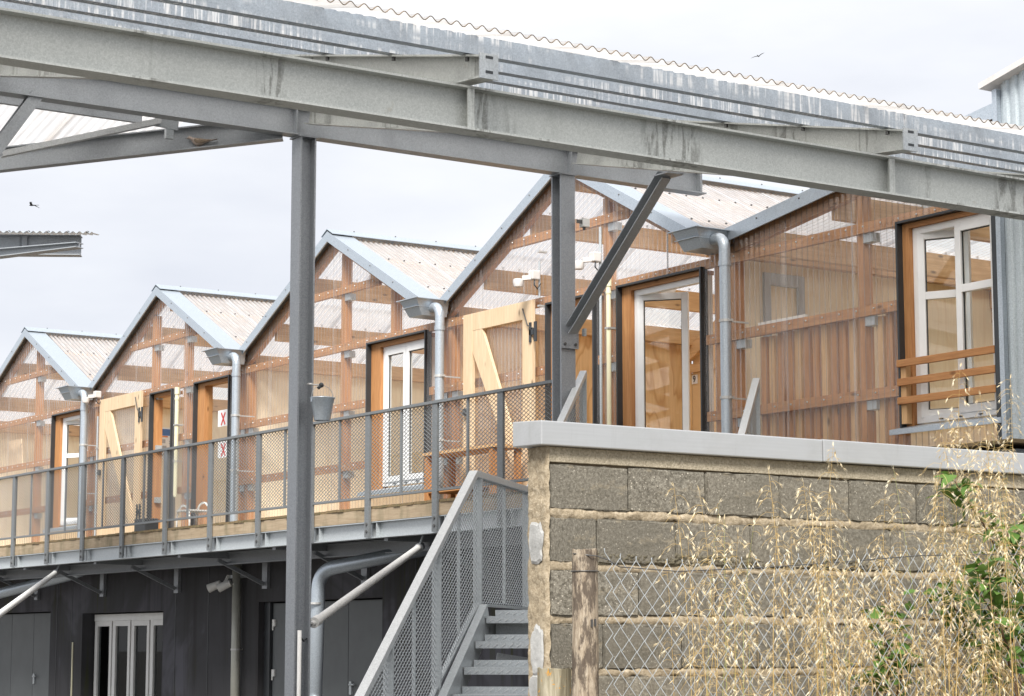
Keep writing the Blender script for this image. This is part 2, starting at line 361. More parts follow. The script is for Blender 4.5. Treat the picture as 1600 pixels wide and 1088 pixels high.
def solo(name, mb, mat, label, cat, group=None, smooth=False, kind=None, bevel=0, angle=None):
    c = sum(mb.v, V((0, 0, 0))) / len(mb.v); c.z = min(p.z for p in mb.v)
    me = mb.mesh(name, c, smooth); me.materials.append(M[mat]); o = bpy.data.objects.new(name, me); o.location = c; LOC[o] = c
    if bevel:
        b = o.modifiers.new('bevel', 'BEVEL'); b.width = bevel; b.segments = 2
    if angle: me.set_sharp_from_angle(angle=R(angle))
    return finish(o, None, kind, label, cat, group)
def inst(name, me, parent, at):
    o = bpy.data.objects.new(name, me); o.location = V(at) - LOC[parent]; LOC[o] = V(at); return finish(o, parent)
def meshof(name, mb, mat, smooth=False):
    me = mb.mesh(name, V((0, 0, 0)), smooth); me.materials.append(M[mat]); return me
def iprof(h, b, tw=.008, tf=.012):    # I section, origin at bottom centre
    return [(-b/2, 0), (b/2, 0), (b/2, tf), (tw/2, tf), (tw/2, h - tf), (b/2, h - tf), (b/2, h), (-b/2, h), (-b/2, h - tf), (-tw/2, h - tf), (-tw/2, tf), (-b/2, tf)]
# pixel of the photograph -> world point on a plane X, Y or Z = value
_f = V((math.sin(YAW) * math.cos(PITCH), math.cos(YAW) * math.cos(PITCH), math.sin(PITCH))); _r = V((math.cos(YAW), -math.sin(YAW), 0)); _u = _r.cross(_f)
def pt(x, y, ax, val):
    d = _r * ((x - 800) / FPX) + _f + _u * ((544 - y) / FPX); i = 'XYZ'.index(ax); return EYE + d * ((val - EYE[i]) / d[i])

# ------------------------------------------------------------------ ground
mb = MB().add([(-1500, -1500, 0), (1500, -1500, 0), (1500, 1500, 0), (-1500, 1500, 0)], [(0, 1, 2, 3)])
o = part('ground', mb, 'asphalt', None, kind='structure')
bank = MB(); nx, ny = 40, 14
for i in range(nx + 1):
    for j in range(ny + 1):
        x = 4.2 + 10.0 * i / nx; y = 4.3 + 2.88 * j / ny
        hh = .95 * min(1, j / 8) * min(1, i / 3) + random.uniform(-.03, .03); bank.v.append(V((x, y, max(.004, hh) if 0 < i and 0 < j else -.05)))
for i in range(nx):
    for j in range(ny):
        a = i * (ny + 1) + j; bank.f.append((a, a + ny + 1, a + ny + 2, a + 1))
part('bank', bank, 'soil', None, smooth=True, kind='structure')

# ------------------------------------------------------------------ workshops (upper storey)
XF, ZD, LAM = 13.5, 3.10, .076           # facade plane, deck level, corrugation pitch
VAL = [16.55, 21.72, 26.90, 32.07, 37.25, 42.4]
PEAK = [None, 19.17, 24.32, 29.50, 34.67, 39.84]
GIRTS = (3.81, 4.57, 5.33, 6.06)
def roofline(yr, yl, yp):
    if yp is None: return lambda y: 5.56 + .142 * (yl - y)
    return lambda y: 6.83 - .51 * abs(y - yp)
def corrugated_wall(root, yr, yl, top, opens, z0):
    n = max(1, round((yl - yr) / .91)); ws = (yl - yr) / n; A = .0100
    for k in range(n):
        a = yr + k * ws - (.06 if k else 0); b = yr + (k + 1) * ws; mb = MB(); st = LAM / 8; y = a
        xo = XF - (.0035 if k % 2 else 0)
        while y < b - 1e-6:
            y2 = min(b, y + st); ym = (y + y2) / 2
            iv = [(z0, 99)]
            for (oa, ob, za, zb) in opens:
                if oa < ym < ob:
                    nv = []
                    for p, q in iv:
                        if za > p: nv.append((p, min(q, za)))
                        if zb < q: nv.append((max(p, zb), q))
                    iv = nv
            x1 = xo + A * math.cos(2 * math.pi * y / LAM); x2 = xo + A * math.cos(2 * math.pi * y2 / LAM)
            for p, q in iv:
                t1, t2 = min(q, top(y) - .03), min(q, top(y2) - .03)
                if t1 - p < .01 or t2 - p < .01: continue
                mb.add([(x1, y, p), (x2, y2, p), (x2, y2, t2), (x1, y, t1)], [(0, 3, 2, 1)])
            y = y2
        if mb.f:
            me_o = part('cladding_sheet', mb, 'poly', root, smooth=True)
            bm = bmesh.new(); bm.from_mesh(me_o.data); bmesh.ops.remove_doubles(bm, verts=bm.verts, dist=1e-5); bm.to_mesh(me_o.data); bm.free()
            me_o.data.polygons.foreach_set('use_smooth', [True] * len(me_o.data.polygons))
def corr_roof(root, x0, x1, ya, za, yb, zb, mat, w=.9, lam=LAM, A=.0115, name='roof_sheet', zfun=None):
    n = max(1, round((x1 - x0) / w)); ws = (x1 - x0) / n
    for k in range(n):
        mb = MB(); a = x0 + k * ws - (.07 if k else 0); b = x0 + (k + 1) * ws; m = max(8, round((b - a) / (lam / 8))); lift = .004 * (k % 2)
        for i in range(m + 1):
            x = a + (b - a) * i / m; h = A * math.cos(2 * math.pi * x / lam) + lift
            mb.v += [V((x, ya, za + h)), V((x, yb, zb + h))]
            if i: mb.f.append((2 * i - 2, 2 * i - 1, 2 * i + 1, 2 * i))
        part(name, mb, mat, root, smooth=True)
dome = MB().lathe((0, 0, 0), [(.009, 0), (.009, .004), (.006, .008), (.001, .010)], 8)
def window(root, ya, yb, z0, z1, angl=0, angr=0, transom=None, closed_right=True):
    x0, x1, w = 13.575, 13.645, .062; mb = MB()
    mb.box(x0, x1, ya - w, ya, z0, z1); mb.box(x0, x1, yb, yb + w, z0, z1); mb.box(x0 + .001, x1 - .001, yb + w, ya - w, z1 - w, z1); mb.box(x0 + .001, x1 - .001, yb + w, ya - w, z0, z0 + w)
    win = part('window', mb, 'pvc', root, bevel=.004)
    half = (ya - yb - 2 * w) / 2
    for side, ang in ((0, angl), (1, angr)):
        if side and not closed_right: continue
        hy = ya - w if side == 0 else yb + w; dy = -1 if side == 0 else 1; a = R(ang); sw, t = .068, .055
        def P(u, z, d=0): return V((x0 - .012 + math.sin(a) * u + math.cos(a) * d, hy + dy * (math.cos(a) * u - math.sin(a) * d), z))
        sb = MB()
        def rbar(u0, u1, za, zb):
            q = [P(u0, za), P(u1, za), P(u1, zb), P(u0, zb)]; nrm = P(0, 0, t) - P(0, 0, 0); sb.prism(q, nrm)
        za, zb = z0 + w - .015, z1 - w + .015; W = half + (.012 if side else 0)
        rbar(.002, sw, za, zb); rbar(W - sw, W, za, zb); rbar(sw, W - sw, za, za + sw); rbar(sw, W - sw, zb - sw, zb)
        if transom: rbar(sw, W - sw, transom - sw / 2, transom + sw / 2)
        part('sash', sb, 'pvc', win, bevel=.003)
        bd = MB()          # dark glazing bead
        for (ua, ub, va, vb) in [(sw, sw + .008, za + sw, zb - sw), (W - sw - .008, W - sw, za + sw, zb - sw), (sw + .008, W - sw - .008, zb - sw - .008, zb - sw), (sw + .008, W - sw - .008, za + sw, za + sw + .008)]:
            bd.prism([P(ua, va, .02), P(ub, va, .02), P(ub, vb, .02), P(ua, vb, .02)], P(0, 0, .012) - P(0, 0, 0))
        part('glazing_bead', bd, 'black', win)
        cuts = [za + sw, zb - sw] if not transom else [za + sw, transom - sw / 2, transom + sw / 2, zb - sw]
        for i in range(0, len(cuts), 2):
            pb = MB(); pb.add([P(sw, cuts[i], .026), P(W - sw, cuts[i], .026), P(W - sw, cuts[i + 1], .026), P(sw, cuts[i + 1], .026)], [(0, 1, 2, 3)]); part('pane', pb, 'glass', win)
    mb = MB()
    for yy in (ya - .3, (ya + yb) / 2, yb + .3): mb.box(13.560, 13.5765, yy - .02, yy + .02, z0 + .018, z0 + .026)
    part('drain_slot', mb, 'black', win)
def opening_trim(root, ol, orr, zb, zt, wl, wr, wt, sill=True):
    for nm, (a, b) in (('jamb', (wl, ol - .022)), ('jamb', (orr + .022, wr))):
        if b - a > .01: part(nm, MB().box(13.535, 13.66, a, b, zb, zt - .022), 'stud_z', root)
    part('lintel', MB().box(13.533, 13.66, wr if sill else orr + .022, wl if sill else ol - .022, wt, zt - .022), 'stud_y', root)
    mb = MB()
    mb.box(13.468, 13.56, ol - .022, ol, zb, zt); mb.box(13.468, 13.56, orr, orr + .022, zb, zt); mb.box(13.469, 13.56, orr + .022, ol - .022, zt - .02, zt)
    part('edge_flashing', mb, 'black', root)
    if sill:
        mb = MB().prism([(13.40, 0, zb - .045), (13.40, 0, zb + .0), (13.60, 0, zb + .045), (13.60, 0, zb - .01), (13.425, 0, zb - .045)], (0, ol - orr + .12, 0))
        for p in mb.v: p.y += orr - .06
        part('window_sill', mb, 'zinc', root)
def door_leaf(root, yh, wd=1.40):
    x0, x1, z0, z1, sw = 13.395, 13.44, 3.15, 5.34, .19; ya, yb = yh + wd, yh; mb = MB()
    mb.box(x0, x1, ya - sw, ya, z0, z1); mb.box(x0, x1, yb, yb + sw, z0, z1)
    mb.box(x0 + .0015, x1 - .0015, yb + sw, ya - sw, z1 - .20, z1); mb.box(x0 + .0015, x1 - .0015, yb + sw, ya - sw, z0, z0 + .2)
    d = part('door_leaf', mb, 'pine_z', root, bevel=.003)
    part('brace', MB().prism([(x0 + .004, ya - sw - .0, z1 - .20), (x0 + .004, ya - sw - .20, z1 - .20), (x0 + .004, yb + sw, z0 + .36), (x0 + .004, yb + sw, z0 + .2), (x0 + .004, yb + sw + .1, z0 + .2), (x0 + .004, ya - sw, z1 - .44)], (.036, 0, 0)), 'pine_z', d)
    sm = MB(); y = yb + sw; pr = None
    while y <= ya - sw:
        p = (x1 + .012 + .008 * math.cos(2 * math.pi * y / LAM), y)
        if pr: sm.add([(pr[0], pr[1], z0 + .1), (p[0], p[1], z0 + .1), (p[0], p[1], z1 - .1), (pr[0], pr[1], z1 - .1)], [(0, 1, 2, 3)])
        pr = p; y += LAM / 8
    part('sheet', sm, 'poly', d, smooth=True)
    for z in (4.98, 3.55):
        part('hinge', MB().box(13.38, 13.394, yb - .10, yb - .055, z - .11, z + .11).box(13.38, 13.394, yb - .045, yb + .04, z - .03, z + .03).box(13.38, 13.394, yb + .005, yb + .04, z - .11, z + .11), 'black', d)
    part('latch', MB().box(13.36, 13.394, ya - .12, ya - .05, 4.18, 4.26).tube([(13.35, ya - .06, 4.21), (13.35, ya - .16, 4.19)], .012, 8), 'bolt', d)
    part('stay', MB().tube([(13.385, yb + .17, 5.26), (13.37, yb + .05, 5.06), (13.40, yb - .02, 5.02)], .008, 6), 'bolt', d)

def hopper(root, v):
    y0, y1, zt, zb = v - .25, v + .13, 5.57, 5.385
    mb = MB()
    q = lambda x, zz, ins: [(x, y0 + ins, zz), (x, y1 - ins, zz)]
    f = [V((13.02, y0, zt)), V((13.02, y1, zt)), V((13.12, y1 - .05, zb)), V((13.12, y0 + .05, zb))]
    bk = [V((13.46, y0, zt)), V((13.46, y1, zt)), V((13.46, y1 - .05, zb)), V((13.46, y0 + .05, zb))]
    mb.add(f + bk, [(0, 1, 2, 3), (0, 3, 7, 4), (2, 1, 5, 6), (3, 2, 6, 7), (7, 6, 5, 4)])
    ff = [p + V((.015, .0, -.006)) for p in f]; 
    mb.box(13.0, 13.47, y0 - .035, y0 + .0, zt - .004, zt + .004); mb.box(13.0, 13.47, y1, y1 + .03, zt - .004, zt + .004); mb.box(12.985, 13.02, y0 - .035, y1 + .03, zt - .003, zt + .006)
    mb.box(13.03, 13.46, y0 + .02, y1 - .02, zt - .09, zt - .085)
    part('gutter_hopper', mb, 'zinc', root)
    px_, py_ = 13.25, v - .385; r = .056
    pts = [(px_, y0 + .06, 5.475), (px_, y0 - .02, 5.475)]
    for i in range(1, 9):
        a = math.pi / 2 * i / 8; pts.append((px_, y0 - .02 - math.sin(a) * (y0 - .02 - py_), 5.475 - (1 - math.cos(a)) * .12))
    pts.append((px_, py_, 5.2)); mb = MB().tube(pts, r, 16, False)
    mb.tube([(px_, py_, 5.24), (px_, py_, 5.19)], r + .006, 16, False)
    mb.tube([(px_, py_, 5.22), (px_, py_, 3.11)], r - .002, 16, False)
    dp = part('downpipe', mb, 'zinc', root, smooth=True, angle=50)
    for z in (4.66, 3.92):
        part('pipe_clamp', MB().tube([(px_, py_, z - .014), (px_, py_, z + .014)], r + .007, 14).box(px_ + .05, 13.53, py_ - .008, py_ + .008, z - .008, z + .008).box(px_ - .01, px_ + .03, py_ - r - .025, py_ - r, z - .012, z + .012), 'screw', dp)

def workshop(i, label, studs, wins, doors, deco=True):
    yr = VAL[i - 1] if i else 12.80; yl = VAL[i] if i else 16.55; yp = PEAK[i]; top = roofline(yr, yl, yp)
    if i == 0: yp = None
    root = thing('gabled_workshop' if i else 'workshop', label, 'workshop', (XF, (yr + yl) / 2, ZD), 'workshops along the timber deck')
    opens = [(b, a, 3.45, 5.30) for a, b in wins] + [(b, a, 3.0, 5.29) for a, b in doors]
    corrugated_wall(root, yr, yl, top, opens, 3.13)
    ob = sorted([(b, a) for a, b in list(wins) + list(doors)])
    free = lambda y, z: not any(b - .03 < y < a + .03 and z < 5.3 for b, a in ob)
    # studs
    for y in [yr + .10, yl - .14] + list(studs):
        z1 = top(y) - .2; z0 = 5.34 if not free(y, 4) else 3.12
        part('stud', MB().box(13.548, 13.66, y - .04, y + .04, z0, z1), 'stud_z', root)
        for g in GIRTS:
            if z0 < g < z1 - .15: part('hanger_bracket', MB().box(13.55, 13.64, y - .17, y - .042, g - .135, g - .052), 'galv', root)
    # girts, cut at the openings
    sc_b = MB()
    for g in GIRTS:
        segs = [[yr + .02, yl - .02]]
        if yp is None and g > 6: continue
        if g > 5.5:
            d = (6.83 - .2 - g) / .51; segs = [[yp - d, yp + d]]
        if g < 5.2:
            for b, a in ob:
                ns = []
                for p, q in segs:
                    if p < b < q or p < a < q or (b < p and a > q):
                        if b > p: ns.append([p, b - .01])
                        if a < q: ns.append([a + .01, q])
                    else: ns.append([p, q])
                segs = ns
        for p, q in segs:
            if q - p < .1: continue
            part('girt', MB().box(13.520, 13.572, p, q, g - .05, g + .045), 'stud_y', root)
            y = p + .07
            while y < q:
                sc_b.add([(XF - .016 - v.z * 1.2, y + v.x * 1.05, g + v.y * 1.05) for v in dome.v], dome.f); y += LAM * 3
    part('cladding_screw', sc_b, 'screw', root, kind='stuff')
    # roof
    slopes = [(yp, yl), (yp, yr)] if yp else [(yr, yl)]
    for ya, yb in slopes:
        za, zb = top(ya) + .0, top(yb) + .0; s = 1 if yb > ya else -1
        vec = V((0, yb - ya, zb - za))
        pl = [(13.405, -.12), (13.425, -.12), (13.425, -.018), (13.72, -.018), (13.72, .012), (13.405, .012)]
        mb = MB().prism([(x, ya, za + z) for x, z in pl], vec); part('verge_flashing', mb, 'zinc', root)
        vs = MB(); Lh = vec.length
        for k in range(1, int(Lh / .62) + 1):
            t = k * .62 / Lh
            if t < 1: vs.add([(13.404 - v.z, ya + vec.y * t + v.x, za + vec.z * t - .03 + v.y) for v in dome.v], dome.f)
        part('flashing_screw', vs, 'bolt', root, kind='stuff')
        part('rake_board', MB().prism([(13.53, ya, za - .05), (13.60, ya, za - .05), (13.60, ya, za - .20), (13.53, ya, za - .20)], vec), 'stud_y', root)
        m = (zb - za) / (yb - ya)
        off = .0 if yp else 0
        y1, y2 = ya + s * .07, yb - s * .12
        if yp is None: y1, y2 = ya, yb - .12
        corr_roof(root, 13.66, 18.7, y1, za + m * (y1 - ya) - .03, y2, za + m * (y2 - ya) - .03, 'poly_roof')
        part('end_rafter', MB().prism([(18.6, ya, za - .06), (18.68, ya, za - .06), (18.68, ya, za - .2), (18.6, ya, za - .2)], vec), 'glulam_y', root)
        sb = MB()
        Ls = abs(yb - ya)
        for d in ((.8, 1.75) if yp else (.9, 2.2, 3.3)):
            y = ya + s * d; z = za + m * (y - ya)
            part('roof_purlin', MB().box(13.61, 18.6, y - .04, y + .04, z - .29, z - .055), 'glulam_x', root)
            x = 13.85
            while x < 18.6:
                sb.add([(x + v.x * 1.5, y + v.y * 1.5, z - .02 + v.z * 1.6) for v in dome.v], dome.f); x += LAM * 3
        part('roof_screw', sb, 'bolt', root, kind='stuff')
    if yp:
        part('ridge_beam', MB().box(13.66, 18.6, yp - .045, yp + .045, 6.50, 6.73), 'glulam_x', root)
        zt = 6.83 + .045
        mb = MB().prism([(13.40, yp - .15, zt - .080), (13.40, yp, zt), (13.40, yp + .15, zt - .080), (13.40, yp + .15, zt - .088), (13.40, yp, zt - .01), (13.40, yp - .15, zt - .088)], (5.35, 0, 0)); part('ridge_cap', mb, 'zinc', root)
        vs = MB()
        for k in range(8): vs.add([(13.8 + k * .62 + v.x, yp + v.y, zt + v.z * 1.3) for v in dome.v], dome.f)
        part('ridge_screw', vs, 'bolt', root, kind='stuff')
    # inside: floor, party wall, back wall
    part('floor_panel', MB().box(13.52, 17.2, yr + .03, yl - .05, 3.04, 3.10), 'ply_pale', root)
    for k in range(3):
        x = 13.68 + k * 1.17
        part('plywood_panel', MB().box(x, x + 1.164, yl - .075, yl - .055, 3.105, 5.345), 'ply' if i == 1 else 'ply_pale', root)
    part('valley_beam', MB().box(13.66, 18.6, yl - .16, yl - .05, 5.348, 5.535), 'glulam_x', root)
    part('valley_gutter', MB().box(13.46, 18.7, yl - .13, yl + .13, 5.44, 5.47), 'zinc', root)
    tz = lambda y: top(y) - .3
    part('back_wall', MB().box(17.195, 17.24, yr + .03, yl - .045, 3.105, 5.0), 'mdf', root)
    part('back_rail', MB().box(17.15, 17.25, yr + .03, yl - .08, 5.002, 5.11), 'glulam_y', root)
    ys = [yr + .03, yl - .08] if not yp else [yr + .03, yp, yl - .08]
    part('back_gable', MB().prism([(17.2, ys[0], 5.112), (17.2, ys[-1], 5.112)] + [(17.2, y, tz(y)) for y in reversed(ys)], (.03, 0, 0)), 'ply', root)
    for a, b in zip(ys, ys[1:]):
        part('back_rafter', MB().prism([(17.13, a, tz(a) - .12), (17.19, a, tz(a) - .12), (17.19, a, tz(a) + .06), (17.13, a, tz(a) + .06)], (0, b - a, tz(b) - tz(a))), 'glulam_y', root)
    if i: hopper(root, VAL[i - 1])
    return root

# u0 right end, then to the left
W0 = workshop(0, 'low-roofed workshop at the right end with timber guard rails across its white window', [14.60], [(14.06, 12.86)], [])
opening_trim(W0, 14.06, 12.86, 3.45, 5.30, 13.955, 12.885, 5.235)
window(W0, 13.953, 12.887, 3.50, 5.235, angl=26, transom=4.62)
for z in (4.03, 3.865, 3.70): part('guard_rail', MB().box(13.435, 13.47, 12.88, 14.05, z - .032, z + .032), 'stud_y', W0, bevel=.004)
part('guard_batten', MB().box(13.472, 13.53, 13.97, 14.035, 3.50, 4.06), 'glulam_z', W0)
y = 16.02; k = 0
while y > 14.15:
    if not 14.5 < y < 14.72: part('batten', MB().box(13.585 + random.uniform(0, .015), 13.66, y - random.uniform(.034, .046), y + .042, 3.115, 4.62 + random.uniform(-.12, .0)), 'stud_z' if k % 3 != 1 else 'glulam_z', W0)
    y -= .124; k += 1
part('inner_door_frame', MB().box(13.98, 14.06, 16.44, 16.474, 3.11, 5.24).box(14.42, 14.50, 16.44, 16.474, 3.11, 5.24).box(14.061, 14.419, 16.44, 16.474, 5.12, 5.24), 'greyblue', W0)
part('shelf_tube', MB().box(13.60, 13.63, 15.42, 16.1, 4.615, 4.66), 'white', W0)

for k in range(3): part('plywood_panel', MB().box(13.70 + k * 1.165, 13.70 + k * 1.165 + 1.16, 12.86, 12.88, 3.105, 5.6), 'ply_pale', W0)  # unseen pale lining added to bounce light onto the opposite party wall
W1 = workshop(1, 'workshop with the number 9 inside its open white window and a timber door folded back', [18.50], [(18.22, 16.81)], [(19.52, 18.62)])
opening_trim(W1, 18.22, 16.81, 3.15, 5.30, 18.045, 16.835, 5.235)
window(W1, 18.04, 16.84, 3.20, 5.235, angl=38, closed_right=False)
opening_trim(W1, 19.52, 18.62, 3.11, 5.29, 19.45, 18.66, 5.22, sill=False)
door_leaf(W1, 19.66)
W2 = workshop(2, 'workshop with a closed white double window and no timber door, behind the bucket', [24.14, 22.9], [(23.41, 22.01)], [])
opening_trim(W2, 23.41, 22.01, 3.45, 5.30, 23.17, 22.035, 5.225)
window(W2, 23.165, 22.04, 3.51, 5.225)
W3 = workshop(3, 'workshop with red X notices beside its downpipe and a timber door folded back', [29.84, 28.74], [(28.30, 27.18)], [(29.78, 29.02)])
opening_trim(W3, 28.30, 27.18, 3.15, 5.30, 28.06, 27.22, 5.235)
part('pane', MB().add([(13.60, 27.22, 3.2), (13.60, 28.06, 3.2), (13.60, 28.06, 5.235), (13.60, 27.22, 5.235)], [(0, 1, 2, 3)]), 'glass', W3)
opening_trim(W3, 29.78, 29.02, 3.11, 5.29, 29.72, 29.05, 5.22, sill=False)
door_leaf(W3, 29.93, 1.5)
W4 = workshop(4, 'far workshop with a white window sash ajar and a board leaning behind its sheets', [34.42], [(33.55, 32.35)], [])
opening_trim(W4, 33.55, 32.35, 3.45, 5.30, 33.33, 32.38, 5.235)
window(W4, 33.325, 32.385, 3.51, 5.235, angl=28, transom=4.62, closed_right=False)
W5 = workshop(5, 'farthest workshop, only the corner of its roof showing at the left edge', [39.7], [(38.7, 37.5)], [])
opening_trim(W5, 38.7, 37.5, 3.45, 5.30, 38.5, 37.53, 5.235)
window(W5, 38.495, 37.535, 3.51, 5.235)
# pipes on the facade
def conduit(name, y, z0, z1, r, mat, root, x=13.42, cap=True):
    mb = MB().tube([(x, y, z0), (x, y, z1)], r, 10)
    if cap: mb.tube([(x, y, z1 - .05), (x, y, z1 + .05)], r + .008, 10).tube([(x, y, z1 - .13), (x, y, z1 - .10)], r + .006, 10)
    p = part(name, mb, mat, root, smooth=True, angle=40)
    part('pipe_clip', MB().box(x - r - .004, x + .09, y - r - .006, y + r + .006, z1 - .5, z1 - .48).box(x - r - .004, x + .09, y - r - .006, y + r + .006, z0 + .5, z0 + .52), 'screw', p)
conduit('cream_conduit', 18.28, 3.12, 5.35, .026, 'cream', W1)
conduit('grey_conduit', 18.42, 3.12, 5.95, .016, 'galv', W1, cap=False)
conduit('cream_conduit', 28.72, 3.7, 5.22, .03, 'cream', W3)
conduit('grey_conduit', 31.55, 3.12, 5.1, .016, 'galv', W3, cap=False)
conduit('grey_conduit', 19.55, 5.35, 5.75, .012, 'galv', W1, cap=False)

# ------------------------------------------------------------------ metal clad tower at the right
T = thing('metal_clad_tower', 'pale corrugated metal tower with a sloping cap at the right edge', 'tower', (13.45, 10.5, 0))
mb = MB(); y = 12.745; pr = None; tz = lambda y: 6.27 + .216 * (12.75 - y)
prof = [(0, 0), (.022, 0), (.034, -.02), (.066, -.02), (.078, 0)]
ys = []
while y > 8:
    for dy, dx in prof[:-1] if True else prof: ys.append((y - dy * 1.25, 13.46 + dx * 1.1))
    y -= .0975
for (a, xa), (b, xb) in zip(ys, ys[1:]): mb.add([(xa, a, 3.0), (xb, b, 3.0), (xb, b, tz(b)), (xa, a, tz(a))], [(0, 3, 2, 1)])
part('corrugated_cladding', mb, 'cladding_metal', T)
part('tower_wall', MB().prism([(13.49, 12.74, 0), (13.49, 8, 0), (13.49, 8, tz(8)), (13.49, 12.74, tz(12.74))], (4.5, 0, 0)), 'cladding_metal', T)
part('corner_trim', MB().box(13.41, 13.47, 12.748, 12.80, 3.0, 6.22), 'zinc', T)
part('corner_trim', MB().box(13.415, 13.475, 12.80, 12.857, 3.0, 5.95), 'black', T)
p0, p1 = V((13.34, 12.88, 6.235)), V((13.34, 8, 6.235 + .216 * 4.88))
part('roof_cap', MB().prism([p0, p0 + V((4.6, 0, 0)), p0 + V((4.6, 0, .05)), p0 + V((0, 0, .05))], p1 - p0), 'cap_pale', T)

# ------------------------------------------------------------------ dark ground floor
G = thing('ground_floor_building', 'dark grey rendered ground floor with doors and a white window under the deck', 'building', (13.5, 27, 0))
def wall_with(opens, y0, y1, zt, x0, x1, name, root, mat):
    ysx = sorted({y0, y1, *[v for o in opens for v in o[:2]]}); mb = MB()
    for a, b in zip(ysx, ysx[1:]):
        o = [o for o in opens if o[0] <= a and o[1] >= b]
        if o: mb.box(x0, x1, a, b, o[0][2], zt)
        else: mb.box(x0, x1, a, b, 0, zt)
    part(name, mb, mat, root)
wall_with([(22.98, 26.2, 2.17), (29.17, 32.09, 2.10), (33.38, 36.4, 2.15)], 9, 46, 2.98, 13.48, 13.9, 'wall', G, 'render')
def double_door(y0, y1, z, n=3):
    w = (y1 - y0) / n
    for k in range(n):
        d = part('door', MB().box(13.60, 13.65, y0 + k * w + .006, y0 + (k + 1) * w - .006, .02, z), 'dark_door', G)
        if k == 0: part('handle', MB().box(13.575, 13.598, y0 + w - .12, y0 + w - .07, 1.0, 1.16).tube([(13.56, y0 + w - .095, 1.12), (13.56, y0 + w - .22, 1.12)], .011, 8), 'galv', d)
        if k == n - 1:
            for zz in (.6, 1.2, 1.85): part('hinge', MB().box(13.575, 13.598, y0 + (k + 1) * w - .09, y0 + (k + 1) * w - .04, zz, zz + .09).tube([(13.585, y0 + (k + 1) * w - .03, zz - .05), (13.585, y0 + (k + 1) * w - .03, zz + .09)], .012, 8), 'white', d)
for yj in (22.2, 27.7, 28.75, 30.6 + 1.9, 33.1, 37.2): part('panel_joint', MB().box(13.474, 13.4785, yj - .006, yj + .006, 0, 2.72), 'black', G)
double_door(23.0, 26.02, 2.15); double_door(33.40, 36.3, 2.13)
part('door_reveal', MB().box(13.56, 13.66, 26.03, 26.19, 0, 2.165), 'black', G)
fr = MB(); y0, y1, zt = 29.2, 32.04, 2.08
fr.box(13.66, 13.74, y0, y1, zt - .10, zt)
wdw = part('window_frame', fr, 'white', G)
for k in range(4):
    b = y1 - k * .68
    part('casement', MB().box(13.67, 13.73, b - .10, b, .3, zt - .102).box(13.67, 13.73, b - .63, b - .55, .3, zt - .102).box(13.671, 13.729, b - .549, b - .101, zt - .18, zt - .102).box(13.671, 13.729, b - .549, b - .101, .3, .4), 'white', wdw)
    part('pane', MB().add([(13.70, b - .549, .4), (13.70, b - .101, .4), (13.70, b - .101, zt - .18), (13.70, b - .549, zt - .18)], [(0, 1, 2, 3)]), 'glass_dark', wdw)
part('light_stop_panel', MB().box(13.905, 13.93, 9, 46, 0, 2.98), 'black', G)  # added black panel: stops light leaking in, stands for the unlit room
yq = pt(112, 1040, 'X', 13.465).y
part('wall_strip', MB().box(13.465, 13.478, yq - .015, yq + .015, 0, 1.66), 'cream', G)

# ------------------------------------------------------------------ timber deck on steel
D = thing('timber_deck', 'raised timber deck on a grey steel edge beam running below the workshops', 'deck', (12.8, 28, 2.75))
XR = 12.1; YE, YS = 44.0, 11.5
POSTS = [18.287, 19.528, 20.931, 22.22, 23.543, 24.841, 26.152, 27.506, 28.856, 30.143, 31.469, 32.79, 34.1, 35.42, 36.74, 38.06, 39.4]
bd = [meshof('board', MB().box(-.70, .70, -.064, .064, -.028, 0), 'deck')]
y = YS
while y < YE:
    o = inst('board', bd[0], D, (12.80 + random.uniform(-.012, .012), y, ZD + random.uniform(-.004, .003))); y += .136
pp = [16.9 - 1.3 * k for k in (3, 2, 1)] + [16.95] + POSTS
for a, b in zip(pp, pp[1:]):
    part('fascia_board', MB().box(12.105, 12.145, a + .004, b - .004, 2.935, 3.068), 'fascia_y', D)
part('edge_beam', MB().profile((12.165, YS, 2.752), (12.165, YE, 2.752), [(-.06, 0), (.06, 0), (.06, .01), (.004, .01), (.004, .17), (.06, .17), (.06, .18), (-.06, .18), (-.06, .17), (-.004, .17), (-.004, .01), (-.06, .01)]), 'galv', D)
for y in POSTS:
    part('stiffener', MB().box(12.108, 12.16, y - .15, y - .142, 2.764, 2.92), 'galv', D)
part('soffit', MB().box(12.2, 13.45, YS, YE, 2.985, 3.03), 'rail_dark', D)
for k, y in enumerate(POSTS):
    if k % 2 == 0:
        j = part('joist', MB().box(12.2, 13.47, y - .20 - .04, y - .20 + .04, 2.72, 2.86), 'column', D)
        part('knee_brace', MB().bar((12.75, y - .2, 2.70), (13.42, y - .2, 2.40), .04, .05), 'column', j)
        part('wall_plate', MB().box(13.43, 13.476, y - .27, y - .13, 2.34, 2.84), 'column', j)
part('inner_beam', MB().profile((12.9, YS, 2.64), (12.9, YE, 2.64), iprof(.16, .1)), 'column', D)

